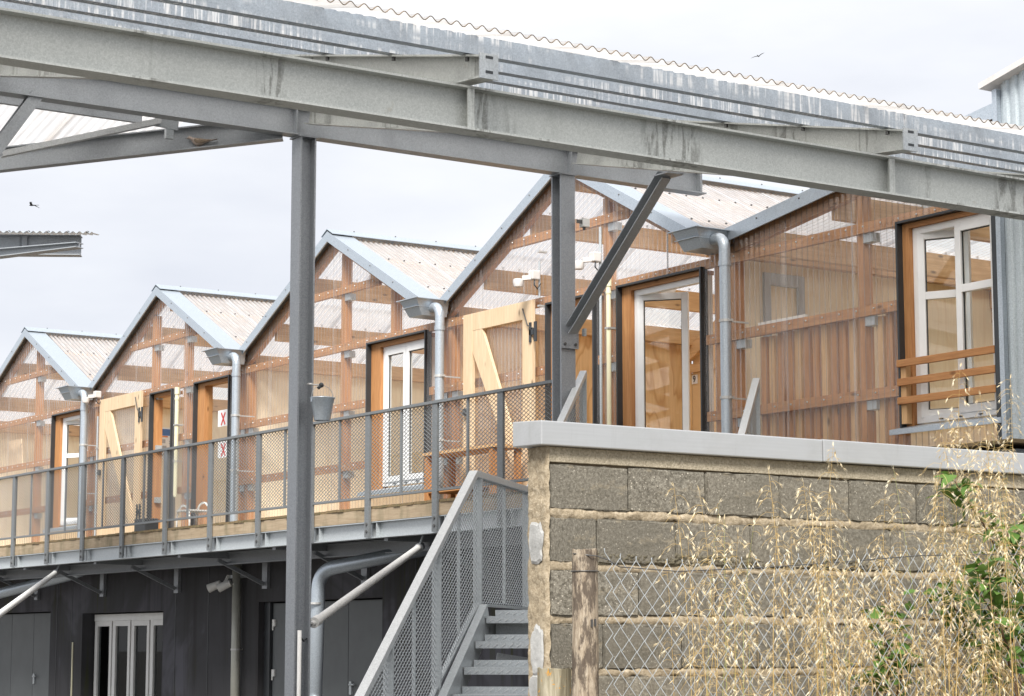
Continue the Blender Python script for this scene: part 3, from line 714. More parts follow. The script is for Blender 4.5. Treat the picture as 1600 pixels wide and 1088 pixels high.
def mesh_panel(mb, o, u, v, poly, pw=.092, ph=.046, s=.007):
    o, u, v = V(o), V(u), V(v); nrm = u.cross(v).normalized(); n = len(poly)
    ar = sum(poly[i][0] * poly[(i + 1) % n][1] - poly[(i + 1) % n][0] * poly[i][1] for i in range(n))
    if ar < 0: poly = poly[::-1]
    for sg in (1, -1):
        d = V((pw, sg * ph)).normalized(); m = V((-d.y, d.x)); step = pw * abs(d.y)
        c = [p[0] * m.x + p[1] * m.y for p in poly]; k = math.ceil(min(c) / step)
        while k * step < max(c):
            q = m * (k * step); t0, t1 = -1e9, 1e9
            for i in range(n):
                a, b = V(poly[i]), V(poly[(i + 1) % n]); e = b - a; nn = V((-e.y, e.x)); den = nn.dot(d); num = nn.dot(a - q)
                if abs(den) < 1e-9:
                    if num > 0: t0, t1 = 1, 0
                elif den > 0: t0 = max(t0, num / den)
                else: t1 = min(t1, num / den)
            if t1 - t0 > .01:
                A, B = q + d * t0, q + d * t1
                mb.bar(o + u * A.x + v * A.y, o + u * B.x + v * B.y, s * .55, s, up=(nrm * .8 * sg + v * .6))
            k += 1
    return mb
RL = thing('deck_railing', 'long grey metal mesh railing along the front edge of the timber deck', 'railing', (12.08, 27, 2.77))
ZT = 4.135
post_me = meshof('post', MB().box(-.013, .013, -.05, .05, 2.765 - 2.765, ZT - .03 - 2.765).box(.013, .06, .038, .05, .02, ZT - .03 - 2.765), 'rail_dark')
bolt_b = MB()
for z in (.05, .125): bolt_b.lathe((0, 0, 0), [(.014, 0), (.014, .012), (.001, .012)], 6)
for y in POSTS:
    p = inst('post', post_me, RL, (12.083, y, 2.765))
    b = MB()
    for z in (2.825, 2.905): b.add([(12.069 - v.z, y - .005 + v.x, z + v.y) for v in MB().lathe((0, 0, 0), [(.017, 0), (.017, .011), (.001, .011)], 8).v], MB().lathe((0, 0, 0), [(.017, 0), (.017, .011), (.001, .011)], 8).f)
    part('bolt', b, 'bolt', p)
part('top_rail', MB().box(12.06, 12.12, 17.2, 39.4, ZT - .03, ZT), 'rail_dark', RL)
part('bottom_rail', MB().box(12.075, 12.115, 17.2, 39.4, 3.185, 3.21), 'rail_dark', RL)
ends = [17.2] + POSTS
mid_me = meshof('baluster', MB().box(-.008, .008, -.018, .018, 0, ZT - .03 - 3.21), 'rail_dark')
for a, b in zip(ends, ends[1:]):
    part('mesh_panel', mesh_panel(MB(), (12.10, a, 3.21), (0, 1, 0), (0, 0, 1), [(.03, 0), (b - a - .03, 0), (b - a - .03, ZT - .03 - 3.21), (.03, ZT - .03 - 3.21)], .078, .042, .0055), 'rail_dark', RL, kind='stuff')
    if b - a > 1.1: inst('baluster', mid_me, RL, (12.088, (a + b) / 2, 3.21))

# ------------------------------------------------------------------ front steel canopy
K = thing('steel_canopy', 'large galvanised steel canopy with a corrugated translucent roof crossing the whole view', 'canopy', (9, 12, 0))
SL = .229; YM, YB = 9.43, 16.72
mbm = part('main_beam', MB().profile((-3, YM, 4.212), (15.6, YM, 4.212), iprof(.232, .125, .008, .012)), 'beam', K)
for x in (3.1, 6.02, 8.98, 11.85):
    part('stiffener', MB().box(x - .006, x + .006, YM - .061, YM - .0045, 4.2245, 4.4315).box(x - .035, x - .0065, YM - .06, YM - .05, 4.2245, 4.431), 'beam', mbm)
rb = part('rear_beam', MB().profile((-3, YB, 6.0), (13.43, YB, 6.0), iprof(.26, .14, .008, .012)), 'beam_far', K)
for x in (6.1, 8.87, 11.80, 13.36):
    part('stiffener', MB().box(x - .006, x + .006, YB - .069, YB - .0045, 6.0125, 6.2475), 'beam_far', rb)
XC3 = pt(50, 160, 'Y', 15.187).x
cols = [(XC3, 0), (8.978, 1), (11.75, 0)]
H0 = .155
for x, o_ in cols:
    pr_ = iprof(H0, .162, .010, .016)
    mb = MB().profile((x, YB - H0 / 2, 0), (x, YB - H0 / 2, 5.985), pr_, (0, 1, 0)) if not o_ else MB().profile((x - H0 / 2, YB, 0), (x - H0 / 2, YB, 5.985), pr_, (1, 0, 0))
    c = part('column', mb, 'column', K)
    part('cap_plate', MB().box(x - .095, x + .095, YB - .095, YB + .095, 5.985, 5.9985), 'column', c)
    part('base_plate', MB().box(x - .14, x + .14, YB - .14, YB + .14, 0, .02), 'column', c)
c880 = c
zb_ = lambda y: 4.45 + SL * (y - YM)
ztop = lambda y: 4.61 + SL * (y - 9.386)
RX = (.2, 3.1, 6.02, 8.98, 11.85, 14.75)
ev = V((0, 1, SL)).normalized(); hp = (ztop(10) - zb_(10)) * ev.y
for x in RX:
    r = part('rafter', MB().profile((x, 9.53, zb_(9.53)), (x, 16.64, zb_(16.64)), iprof(hp, .10, .007, .010), (0, 0, 1)), 'beam', K)
    part('rafter_tip', MB().profile((x, 9.60, 4.4885), (x, 9.233, 4.456), iprof(ztop(9.60) - 4.4885 - .001, .097, .006, .010), (0, 0, 1), iprof(ztop(9.233) - 4.456 - .001, .097, .006, .010)), 'beam', r)
    zt = ztop(9.23)
    part('end_plate', MB().box(x - .056, x + .056, 9.222, 9.233, 4.452, zt + .01), 'galv', r)
    sm = MB()
    for z in (4.487, 4.565): sm.box(x - .022, x + .022, 9.2195, 9.2225, z - .007, z + .007)
    part('slot', sm, 'black', r)
    b = MB()
    for k in range(5):
        y = 9.386 + .75 * k
        b.add([(x - .03 + v.x, y + v.y, ztop(y) - .012 - v.z) for v in MB().lathe((0, 0, 0), [(.013, 0), (.013, .02), (.001, .02)], 6).v], MB().lathe((0, 0, 0), [(.013, 0), (.013, .02), (.001, .02)], 6).f)
    part('bolt', b, 'bolt', r, kind='stuff')
cuts = {0: 9.06, 1: 8.62, 2: 7.9}
for k in range(10):
    y = 9.386 + .755 * k; z = ztop(y) + .002; x_c = cuts.get(k, 8.2 + .9 * (k % 3))
    w_, h_, t_ = .055, .102, .004
    cp = [(w_/2, 0), (w_/2, h_), (-w_/2, h_), (-w_/2, h_ - .015), (-w_/2 + t_, h_ - .015), (-w_/2 + t_, h_ - t_), (w_/2 - t_, h_ - t_), (w_/2 - t_, t_), (-w_/2 + t_, t_), (-w_/2 + t_, .015), (-w_/2, .015), (-w_/2, 0)]
    sag = random.uniform(-.003, .003)
    part('purlin', MB().profile((-2.5, y, z), (x_c, y, z + sag), cp), 'purlin', K)
    part('purlin', MB().profile((x_c + .003, y - .003, z - .002), (15.4, y, z), cp), 'purlin', K)
zs = lambda y: ztop(y) + .104 + .014
corr_roof(K, -2.2, 15.2, 9.03, zs(9.03), 17.0, zs(17.0), 'poly_canopy', A=.0125)
for x, o_ in ((11.75, 0),):
    dx = .0
    br = part('knee_brace', MB().profile((x, 16.60, 4.50), (x + dx, 15.16, 5.72), [(-.05, -.05), (.05, -.05), (.05, -.042), (-.042, -.042), (-.042, .042), (.05, .042), (.05, .05), (-.05, .05)][::-1], (0, 0, 1)), 'beam_far', K)
    part('gusset', MB().box(x - .10, x + .10, 16.615, 16.63, 4.33, 4.66), 'column', br)
    for bx in (-.06, .06): part('bolt', MB().add([(x + bx + v.x, 16.614 - v.z, 4.37 + v.y) for v in MB().lathe((0, 0, 0), [(.014, 0), (.014, .012), (.001, .012)], 8).v], MB().lathe((0, 0, 0), [(.014, 0), (.014, .012), (.001, .012)], 8).f), 'bolt', br)
    part('top_plate', MB().box(x + dx - .09, x + dx + .09, 15.0, 15.2, 5.70, 5.712), 'column', br)
xt = pt(44, 158, 'Y', YB).x
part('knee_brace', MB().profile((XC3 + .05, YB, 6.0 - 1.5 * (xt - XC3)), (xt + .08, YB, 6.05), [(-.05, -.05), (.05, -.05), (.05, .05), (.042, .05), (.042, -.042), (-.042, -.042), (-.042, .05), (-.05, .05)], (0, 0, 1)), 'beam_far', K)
rim = MB(); ptsr = []; xx = 2.0
while xx < 15.2: ptsr.append((xx, 9.028, zs(9.03) + .0125 * math.cos(2 * math.pi * xx / LAM) + .001)); xx += LAM / 8
rim.tube(ptsr, .0028, 4); part('sheet_edge', rim, 'grime', K)
# rear skewed edge beam, rear purlin and rear roof
bd_ = V((-2.05, 1.30, -.29)); b0 = V((8.80, 16.78, 5.965))
part('edge_beam', MB().profile(b0, b0 + bd_ * 2.4, iprof(.205, .11, .008, .011)), 'beam_far', K)
pz = pt(100, 176, 'Y', 17.42)
part('purlin', MB().profile((-2, 17.42, pz.z), (7.75, 17.42, pz.z), iprof(.10, .05, .006, .008)), 'beam_far', K)
zr = lambda y: pz.z + .118 - .229 * (y - 17.42)
n = 9
for k in range(n):
    mb = MB(); a = -1.0 + k * 1.03 - (.07 if k else 0); b = min(-1.0 + (k + 1) * 1.03, 8.2); m = 96
    for i in range(m + 1):
        x = a + (b - a) * i / m; h = .012 * math.cos(2 * math.pi * x / LAM); ye = 17.55 + (8.68 - x) * .634
        mb.v += [V((x, 16.8, zr(16.8) + h)), V((x, ye, zr(ye) + h))]
        if i: mb.f.append((2 * i - 2, 2 * i - 1, 2 * i + 1, 2 * i))
    part('roof_sheet', mb, 'poly_canopy', K, smooth=True)
pa, pb = pt(252, 188, 'Y', 17.05), pt(4, 240, 'Y', 17.72)
part('wind_brace', MB().bar(pa, pb, .008, .05).bar(pa + V((0, .03, -.026)), pb + V((0, .03, -.026)), .05, .006), 'galv_pale', K)
pc = pt(262, 194, 'Y', 17.1)
part('brace_bracket', MB().bar(pc + V((-.12, 0, .01)), pc + V((.10, 0, -.0)), .012, .09).box(pc.x - .02, pc.x + .05, pc.y - .02, pc.y + .02, pc.z - .13, pc.z - .05), 'galv', K)
# conduit and cable on the middle column
part('conduit', MB().tube([(8.93, 16.60, 0), (8.93, 16.60, 1.71)], .018, 10), 'white', K, smooth=True)

# distant canopy end at the left
K2 = thing('steel_canopy', 'distant canopy end with a corrugated sheet roof poking in at the left edge', 'canopy', (9, 24, 0))
e1, e2 = pt(-500, 362, 'Y', 26.0), pt(126, 368.5, 'Y', 23.6)
e1.z = e2.z = 6.33
ed = (e2 - e1).normalized(); es = (pt(141, 366.8, 'Y', 26.0) - e2).normalized()
bm1, bm2 = e1 + es * .25, e2 + es * .25
part('main_beam', MB().profile((bm1.x, bm1.y, 6.095), (bm2.x, bm2.y, 6.095), iprof(.235, .16, .008, .010)), 'beam_far', K2)
q = bm1 + (bm2 - bm1) * .845; part('stiffener', MB().box(q.x - .01, q.x + .05, q.y - .09, q.y - .01, 6.107, 6.318), 'beam_far', K2)
s1, s2 = pt(-300, 440, 'Z', 5.98), pt(124, 397, 'Z', 5.98)
part('skew_beam', MB().profile(s1, s2 + V((0, 0, .07)), iprof(.2, .14, .008, .010), k1=iprof(.06, .14, .008, .010)), 'beam_far', K2)
mb = MB(); Lr = (e2 - e1).length + .12; m = int(Lr / (LAM / 6))
for i in range(m + 1):
    p = e1 + ed * (Lr * i / m) + V((0, 0, .012 * math.cos(2 * math.pi * (Lr * i / m) / LAM))); mb.v += [p, p + es * 2.6]
    if i: mb.f.append((2 * i - 2, 2 * i, 2 * i + 1, 2 * i - 1))
part('roof_sheet', mb, 'cladding_metal', K2, smooth=True)
mb = MB()
for k in range(40):
    for d in (.25, 1.4):
        p = e1 + ed * (Lr - .05 - k * .228) + es * d; mb.add([p + v * 2 for v in dome.v], dome.f)
part('roof_screw', mb, 'bolt', K2, kind='stuff')
part('column', MB().profile((bm1.x + 1.2, bm1.y - .1, 0), (bm1.x + 1.2, bm1.y - .1, 6.09), iprof(H0, .18, .01, .016), (0, 1, 0)), 'column', K2)

# ------------------------------------------------------------------ steel staircase (skewed to the deck)
ST = thing('steel_staircase', 'galvanised steel staircase with mesh sides and checker plate treads climbing to the deck', 'staircase', (9.5, 14.0, 0))
SD, SN = V((.7335, .6797, 0)), V((.6797, -.7335, 0)); SO = V((12.1, 16.888, 0))
sp = lambda t, off, z: SO + SD * t + SN * off + V((0, 0, z))
WID = 1.677; TL, TLE = -4.18, -2.30
hz = lambda t: 2.872 + .573 * (t - TL) if t < TL else (2.872 if t < TLE else 2.872 + .557 * (t - TLE))
for off, side in ((0, 1), (WID, -1)):
    tb = -7.4
    segs = [(tb, TL), (TL, TLE), (TLE, 0 if not off else -.27)]
    for a, b in segs:
        za, zb2 = hz(a), hz(a) + (.573 if a < TL else (0 if a < TLE else .557)) * (b - a)
        part('handrail', MB().bar(sp(a, off, za), sp(b, off, zb2), .065, .05), 'galv_pale', ST, bevel=.004)
    ts = [-7.35, -6.4, -5.22, -4.05, -2.40, -1.2, -.03 if not off else -.3]
    for t in ts:
        mbp = MB(); zt = hz(t) - .02; zl = max(0, zt - 1.10)
        c = sp(t, off, 0); d = SD * .014; e = SN * .034
        mbp.prism([c - d - e, c + d - e, c + d + e, c - d + e], (0, 0, zt - zl))
        for p in mbp.v: p.z += zl
        part('post', mbp, 'galv', ST)
    for t in [-6.87, -5.8, -4.62, -3.2, -1.8, -.7]:
        zt = hz(t) - .02; c = sp(t, off, 0); mbp = MB(); d = SD * .006; e = SN * .012
        mbp.prism([c - d - e, c + d - e, c + d + e, c - d + e], (0, 0, .93))
        for p in mbp.v: p.z += zt - .94
        part('baluster', mbp, 'galv', ST)
    for a, b in zip(ts, ts[1:]):
        a2, b2 = a + .02, b - .02
        if a < TL < b: b2 = b - .02
        poly = [(a2, hz(a2) - .97), (b2, hz(b2) - .97), (b2, hz(b2) - .03), (a2, hz(a2) - .03)]
        part('mesh_panel', mesh_panel(MB(), SO + SN * off, SD, (0, 0, 1), poly, .074, .040, .0060), 'galv', ST, kind='stuff')
        part('mesh_frame', MB().bar(sp(a2, off, hz(a2) - .985), sp(b2, off, hz(b2) - .985), .04, .022), 'galv', ST)
    so_ = off + .085 * side
    ch = [(-.03, -.11), (.03, -.11), (.03, -.10), (-.02, -.10), (-.02, .10), (.03, .10), (.03, .11), (-.03, .11)]
    if side > 0: ch = [(-x, y) for x, y in ch][::-1]
    for a, b, za, zb2 in ((-7.45, -4.15, -.06, 1.79), (-4.15, -2.25, 1.69, 1.69), (-2.25, .0, 1.72, 2.98)):
        part('stringer', MB().profile(sp(a, so_, za), sp(b, so_, zb2), ch), 'galv', ST)
for fl, (t0, z0, n, rise, go) in enumerate(((-4.275, 1.796, 10, .186, .326), (-.08, 3.09, 7, .184, .33))):
    for k in range(n):
        t, z = t0 - go * k, z0 - rise * k; a, b = .125, WID - .125; mb = MB()
        def slab(ta, tb, za, zb2, oa=a, ob_=b, m=None):
            (m or mb).prism([sp(ta, oa, za), sp(ta, ob_, za), sp(tb, ob_, za), sp(tb, oa, za)], (0, 0, zb2 - za))
        slab(t, t + .285, z - .006, z); slab(t, t + .008, z - .052, z - .0065); slab(t + .277, t + .285, z + .0005, z + .05)
        tr = part('tread', mb, 'galv', ST)
        if fl == 0 and k < 6:
            ck = MB(); q = a + .02; s_ = 1
            while q < b - .05:
                for tt, zz in ((t - .0025, z - .03), (t + .2745, z + .025)):
                    ck.bar(sp(tt, q, zz - .011 * 1), sp(tt, q + .032, zz + .011 * 1), .006, .007)
                q += .058
            part('checker_pattern', ck, 'galv_pale', tr, kind='stuff')
part('landing', MB().prism([sp(-4.27, .1, 1.785), sp(-4.27, WID - .1, 1.785), sp(-2.2, WID - .1, 1.785), sp(-2.2, .1, 1.785)], (0, 0, .01)), 'galv', ST)
part('riser_plate', MB().prism([sp(-4.0, .13, 1.56), sp(-4.0, WID - .13, 1.56), sp(-3.99, WID - .13, 1.56), sp(-3.99, .13, 1.56)], (0, 0, .21)), 'galv', ST)
part('cross_brace', MB().bar(sp(-4.05, .15, 1.50), sp(-3.6, WID - .2, 1.28), .05, .05), 'column', ST)
for off in (.12, WID - .12):
    for t in (-2.35,): part('support_leg', MB().box(*(lambda c: (c.x - .04, c.x + .04, c.y - .04, c.y + .04))(sp(t, off, 0)), 0, 1.58), 'galv', ST)

# ------------------------------------------------------------------ concrete block wall
B = thing('block_wall', 'grey concrete block wall with tan mortar and a smooth metal coping', 'wall', (5, 7.2, .5))
XE, YW, TH = 4.988, 7.20, .14
blk = []
for v in range(5):
    bm = bmesh.new(); bmesh.ops.create_cube(bm, size=1); bmesh.ops.scale(bm, vec=(.3995, TH, .179), verts=bm.verts)
    bmesh.ops.bevel(bm, geom=bm.edges[:], offset=.005, segments=2, affect='EDGES')
    bmesh.ops.subdivide_edges(bm, edges=[e for e in bm.edges if e.calc_length() > .1], cuts=9, use_grid_fill=False)
    for vv in bm.verts: vv.co += V((random.uniform(-.0016, .0016), random.uniform(-.0012, .0012), random.uniform(-.0035, .0035) * (3 if random.random() < .08 else 1)))
    me = bpy.data.meshes.new('concrete_block'); bm.to_mesh(me); bm.free(); me.materials.append(M['block']); blk.append(me)
ROW = [2.290 - .2105 * r for r in range(8)]
first = [5.384, 5.222, 5.432, 5.25, 5.36, 5.2, 5.4, 5.22]
for r, zt in enumerate(ROW):
    x = XE + .004; xb = first[r]
    while x < 11.8:
        o = inst('concrete_block', random.choice(blk), B, ((x + xb) / 2, YW + TH / 2 + random.uniform(-.003, .003), zt - .096 + random.uniform(-.002, .002)))
        o.scale = ((xb - x - .005) / .402, 1, 1); o.rotation_euler = (random.uniform(-.006, .006), 0, random.uniform(-.004, .004))
        x, xb = xb, xb + .402
part('mortar_core', MB().box(XE + .006, 11.8, YW + .02, YW + TH - .02, .4, 2.352), 'soil', B)
part('bond_beam', MB().box(XE, 11.8, YW + .002, YW + TH, 2.292, 2.354), 'grit', B, bevel=.003)
def joint(zc, x0, x1):
    mb = MB(); n = int((x1 - x0) / .012); ph = random.uniform(0, 9)
    import mathutils
    for i in range(n + 1):
        x = x0 + (x1 - x0) * i / n
        nn = [mathutils.noise.noise(V((x * s + ph, zc * 7, ph))) for s in (4, 17, 60)]
        n3 = mathutils.noise.noise(V((x * 28 + ph, 4, ph))); up_ = .019 + .006 * nn[0] + .008 * nn[1] + .008 * n3 + .006 * nn[2]; dn = .017 + .008 * mathutils.noise.noise(V((x * 9, ph, 3))) + .009 * mathutils.noise.noise(V((x * 33, ph, 8))) + .006 * nn[2]; bl = -.0015 + .0035 * nn[1] + .0025 * n3
        for j in range(6):
            c_ = 1 - j / 2.5; zz = zc + c_ * (up_ if c_ > 0 else dn) * 1.2
            yy = YW + .0035 - .0075 * max(-.35, mathutils.noise.noise(V((x * 13 + ph, zz * 40, ph))) + .5 * nn[2]) + .006 * abs(c_) ** 3
            mb.v.append(V((x, yy, zz)))
        if i:
            for j in range(5): k = (i - 1) * 6 + j; mb.f.append((k, k + 6, k + 7, k + 1))
    part('mortar_joint', mb, 'mortar', B, smooth=True)
for r in range(7): joint(ROW[r] - .201, XE - .003, 9.8)
mb = MB(); nx_, nz2 = 260, 16
for i in range(nx_ + 1):
    for j in range(nz2 + 1):
        x = 5.18 + 1.75 * i / nx_; v_ = j / nz2; z = 1.888 + (.055 + .03 * mathutils.noise.noise(V((x * 5, 2, 2)))) * v_
        e_ = min(1, 4 * v_, 4 * (1 - v_), i / 12, (nx_ - i) / 30); q_ = mathutils.noise.noise(V((x * 75, z * 75, 4))) + .6 * mathutils.noise.noise(V((x * 160, z * 160, 6))) + .8 * mathutils.noise.noise(V((x * 9, z * 14, 1)))
        mb.v.append(V((x, YW + .004 - (.006 + .009 * q_) * e_, z)))
for i in range(nx_):
    for j in range(nz2): a = i * (nz2 + 1) + j; mb.f.append((a, a + nz2 + 1, a + nz2 + 2, a + 1))
part('rough_patch', mb, 'rubble', B, smooth=True)
# rendered end face with cement smears
import mathutils
mb = MB(); ny, nz_ = 14, 150
for i in range(ny + 1):
    for j in range(nz_ + 1):
        y = YW - .004 + (TH + .008) * i / ny; z = .5 + 1.854 * j / nz_
        mb.v.append(V((XE - .012 + .007 * mathutils.noise.noise(V((y * 22, z * 22, 1))) + .004 * mathutils.noise.noise(V((y * 70, z * 70, 5))) + (.011 if i in (0, ny) else 0), y, z)))
for i in range(ny):
    for j in range(nz_): a = i * (nz_ + 1) + j; mb.f.append((a, a + 1, a + nz_ + 2, a + nz_ + 1))
part('end_render', mb, 'mortar', B, smooth=True)
def smear(zc, hh, yc, ww, ph):
    mb = MB(); n = 26; ring = []
    for s, xo in ((1, .0), (.86, -.006)):
        for k in range(n):
            a = 2 * math.pi * k / n; rr = s * (1 + .28 * mathutils.noise.noise(V((math.cos(a) * 2, math.sin(a) * 2, ph))))
            mb.v.append(V((XE - .016 + xo, yc + ww * rr * math.cos(a), zc + hh * rr * math.copysign(abs(math.sin(a)) ** .6, math.sin(a)))))
    for k in range(n): mb.f.append((k, (k + 1) % n, n + (k + 1) % n, n + k))
    mb.f.append(tuple(range(n, 2 * n))); part('cement_smear', mb, 'cement', B)
for z, h_, yc, w_, ph in ((1.97, .085, 7.27, .050, 1), (1.545, .10, 7.262, .045, 3), (1.40, .05, 7.28, .04, 5), (1.15, .09, 7.27, .05, 8)): smear(z, h_, yc, w_, ph)
for a, b, dz in ((4.928, 6.409, 0), (6.413, 8.9, .002), (8.903, 11.9, 0)):
    part('coping', MB().prism([(a, 7.168, 2.354 + dz), (a, 7.168, 2.452 + dz), (a, 7.375, 2.462 + dz), (a, 7.375, 2.358 + dz)], (b - a, 0, 0)), 'alu', B, bevel=.005)

# ------------------------------------------------------------------ chain link fence and stump
F = thing('chain_link_fence', 'rusty-grey chain link fence on a weathered round wooden post', 'fence', (4.8, 6.68, .9))
def rough_post(x, y, z0, z1, r, name, mat, par):
    mb = MB(); n, m = 28, 40
    for j in range(m + 1):
        z = z0 + (z1 - z0) * j / m
        for k in range(n):
            a = 2 * math.pi * k / n; rr = r * (1 + .05 * mathutils.noise.noise(V((math.cos(a) * 2.5, math.sin(a) * 2.5, z * 1.2))) + .025 * mathutils.noise.noise(V((math.cos(a) * 9, math.sin(a) * 9, z * 3))))
            mb.v.append(V((x + rr * math.cos(a), y + rr * math.sin(a), z + (.008 * mathutils.noise.noise(V((math.cos(a) * 3, math.sin(a) * 3, 9))) if j == m else 0))))
    for j in range(m):
        for k in range(n): mb.f.append((j * n + k, j * n + (k + 1) % n, (j + 1) * n + (k + 1) % n, (j + 1) * n + k))
    mb.f.append(tuple(m * n + k for k in range(n)))
    return mb
part('post', rough_post(4.802, 6.7, .6, 1.918, .049, 'post', 'post', F), 'post', F, smooth=True, angle=50)
part('post', rough_post(8.35, 6.7, .6, 1.95, .049, 'post', 'post', F), 'post', F, smooth=True, angle=50)
FY = 6.645
wp = [pt(x, y, 'Y', FY) for x, y in ((932, 869), (950, 875), (968, 886), (1060, 893), (1195, 887), (1330, 877), (1440, 868), (1600, 866))] + [V((8.35, FY, 1.87)), V((9.8, FY, 1.86))]
wz = lambda x: next((a.z + (b.z - a.z) * (x - a.x) / (b.x - a.x) for a, b in zip(wp, wp[1:]) if a.x <= x <= b.x), wp[0].z)
tw = MB().tube([(4.802 - .054, 6.7, wz(4.86) + .02), (4.79, FY - .004, wz(4.86) + .012)] + wp, .0022, 5); tw.tube([(4.802 + .052 * math.cos(a * .3), 6.7 + .052 * math.sin(a * .3), 1.838) for a in range(22)], .002, 5)
part('tension_wire', tw, 'bolt', F, smooth=True)
part('staple', MB().box(4.793, 4.797, 6.643, 6.653, 1.632, 1.66).box(4.808, 4.812, 6.643, 6.653, 1.635, 1.662), 'bolt', F)
mb = MB(); pw, phh = .0365, .0425; i = 0; x = 4.872
while x < 9.7:
    pts_ = []; zt = wz(x) + .028; n = int((zt - .93) / phh); k0 = i % 2
    for k in range(n + 1):
        sgn = 1 if (k + k0) % 2 else -1; jx = .0025 * mathutils.noise.noise(V((x * 3, k * .3, 2)))
        pts_.append((x + sgn * (pw / 2 + .0015) + jx, FY + sgn * .003 + .004 * mathutils.noise.noise(V((x, k * .1, 7))), zt - k * phh))
    pts_ = [(pts_[0][0], FY, zt + .016)] + pts_
    mb.tube(pts_, .0017, 5, False); x += pw; i += 1
part('wire_mesh', mb, 'galv', F, smooth=True, kind='stuff')
SP_ = solo('timber_stump', rough_post(4.815, 6.92, .6, 1.478, .064, '', '', None), 'lichen', 'short cut timber stump with orange lichen at the foot of the wall corner', 'stump', smooth=True, angle=50)

# ------------------------------------------------------------------ dry wild oats and green shrubs on the bank
rnd = random.Random(5)
stem_b, gstem_b, husk_b = MB(), MB(), MB()
def husk(p, d, l, wd):
    d = d.normalized(); a = d.cross(V((rnd.uniform(-1, 1), rnd.uniform(-1, 1), rnd.uniform(-1, 1)))).normalized(); c = d.cross(a)
    for s in (1, -1):
        dd = (d + a * .17 * s).normalized(); o = len(husk_b.v)
        husk_b.v += [p, p + dd * l * .35 + c * wd / 2 + a * s * wd * .25, p + dd * l, p + dd * l * .35 - c * wd / 2 + a * s * wd * .25]
        husk_b.f.append((o, o + 1, o + 2, o + 3))
def oat(x, y, zt, rich=1.0, z0=.93):
    h = zt - z0; lean = V((rnd.gauss(0, .07), rnd.gauss(0, .05), 0)); base = V((x, y, z0)) - lean * h; n = 7
    bend = V((rnd.gauss(0, .05), rnd.gauss(0, .04), 0))
    cur = lambda t: base + V((0, 0, h * t)) + lean * h * t + bend * t * t * t
    mb = gstem_b if rnd.random() < .22 else stem_b
    r0 = rnd.uniform(.0015, .0030)
    mb.tube([cur(i / n) for i in range(n + 1)], [r0 * (1 - .75 * i / n) for i in range(n + 1)], 3, False)
    if rnd.random() < .35:      # a dry blade
        t = rnd.uniform(.25, .6); a = rnd.uniform(0, 6.28); d = V((math.cos(a), math.sin(a) * .5, .9)); p = cur(t); q = p
        for k in range(4):
            q2 = q + d * .05; o = len(stem_b.v); wv = V((-d.y, d.x, 0)) * .0022 * (1 - k / 4.5); stem_b.v += [q - wv, q + wv, q2 + wv * .7, q2 - wv * .7]; stem_b.f.append((o, o + 1, o + 2, o + 3)); q = q2; d.z -= .45
    plen = min(.36, h * .42) / h; t = 1 - plen
    while t < 1.0:
        for _ in range(rnd.choice((1, 2, 2, 3))):
            if rnd.random() > .86 * rich + .1: continue
            a = rnd.uniform(0, 6.283); l = rnd.uniform(.03, .12) * (1.25 - .75 * (t - 1 + plen) / plen); p = cur(t)
            d = V((math.cos(a) * .8, math.sin(a) * .8, .75)); pts_ = [p]
            for k in range(3):
                d = V((d.x, d.y, d.z - .62)); pts_.append(pts_[-1] + d.normalized() * l / 3)
            stem_b.tube(pts_, .00055, 3, False)
            for u in rnd.sample((3, 2), rnd.choice((1, 1, 2))):
                husk(pts_[u], V((d.x * .8 + rnd.gauss(0, .25), d.y * .8 + rnd.gauss(0, .25), -1.0 + rnd.uniform(-.2, .7))), rnd.uniform(.020, .031), rnd.uniform(.0030, .0044))
        t += rnd.uniform(.016, .03) / h
    husk(cur(1), V((bend.x * 3, 0, .3)), .025, .005)
def field(n, xa, xb, ya, yb, rich=1, pw=1.0):
    for _ in range(n):
        px_ = rnd.uniform(xa, xb); top = ya + (yb - ya) * rnd.random() ** pw; yy = rnd.uniform(6.25, 7.08)
        p = pt(px_, top, 'Y', yy); oat(p.x, yy, max(1.25, p.z), rich)
field(13, 1045, 1165, 765, 1000, .75)
field(17, 1150, 1300, 745, 1040, .95, .8)
field(27, 1280, 1440, 760, 1040, 1.0, .8)
field(48, 1450, 1600, 700, 1030, 1.0, .8)
field(15, 1470, 1600, 640, 780, 1.0)
for px_, top in ((1290, 700), (1203, 735), (1490, 572), (1548, 618), (1585, 590), (1535, 680), (1072, 762), (1408, 735), (1130, 812)):
    p = pt(px_, top, 'Y', 6.8); oat(p.x, 6.8, p.z, 1)
for _ in range(60): oat(rnd.uniform(7.3, 10.2), rnd.uniform(6.2, 7.1), rnd.uniform(1.5, 2.4))
for _ in range(40): oat(rnd.uniform(5.2, 9.5), rnd.uniform(5.6, 6.3), rnd.uniform(1.2, 1.44))
OG = thing('wild_oats', 'tall dry straw-coloured wild oats growing against the block wall and wire fence', 'grass', (7, 6.7, .93)); OG['kind'] = 'stuff'
part('oat_stalks', stem_b, 'straw', OG, kind='stuff'); part('green_stalks', gstem_b, 'greenstraw', OG, kind='stuff'); part('oat_husks', husk_b, 'spikelet', OG, kind='stuff')

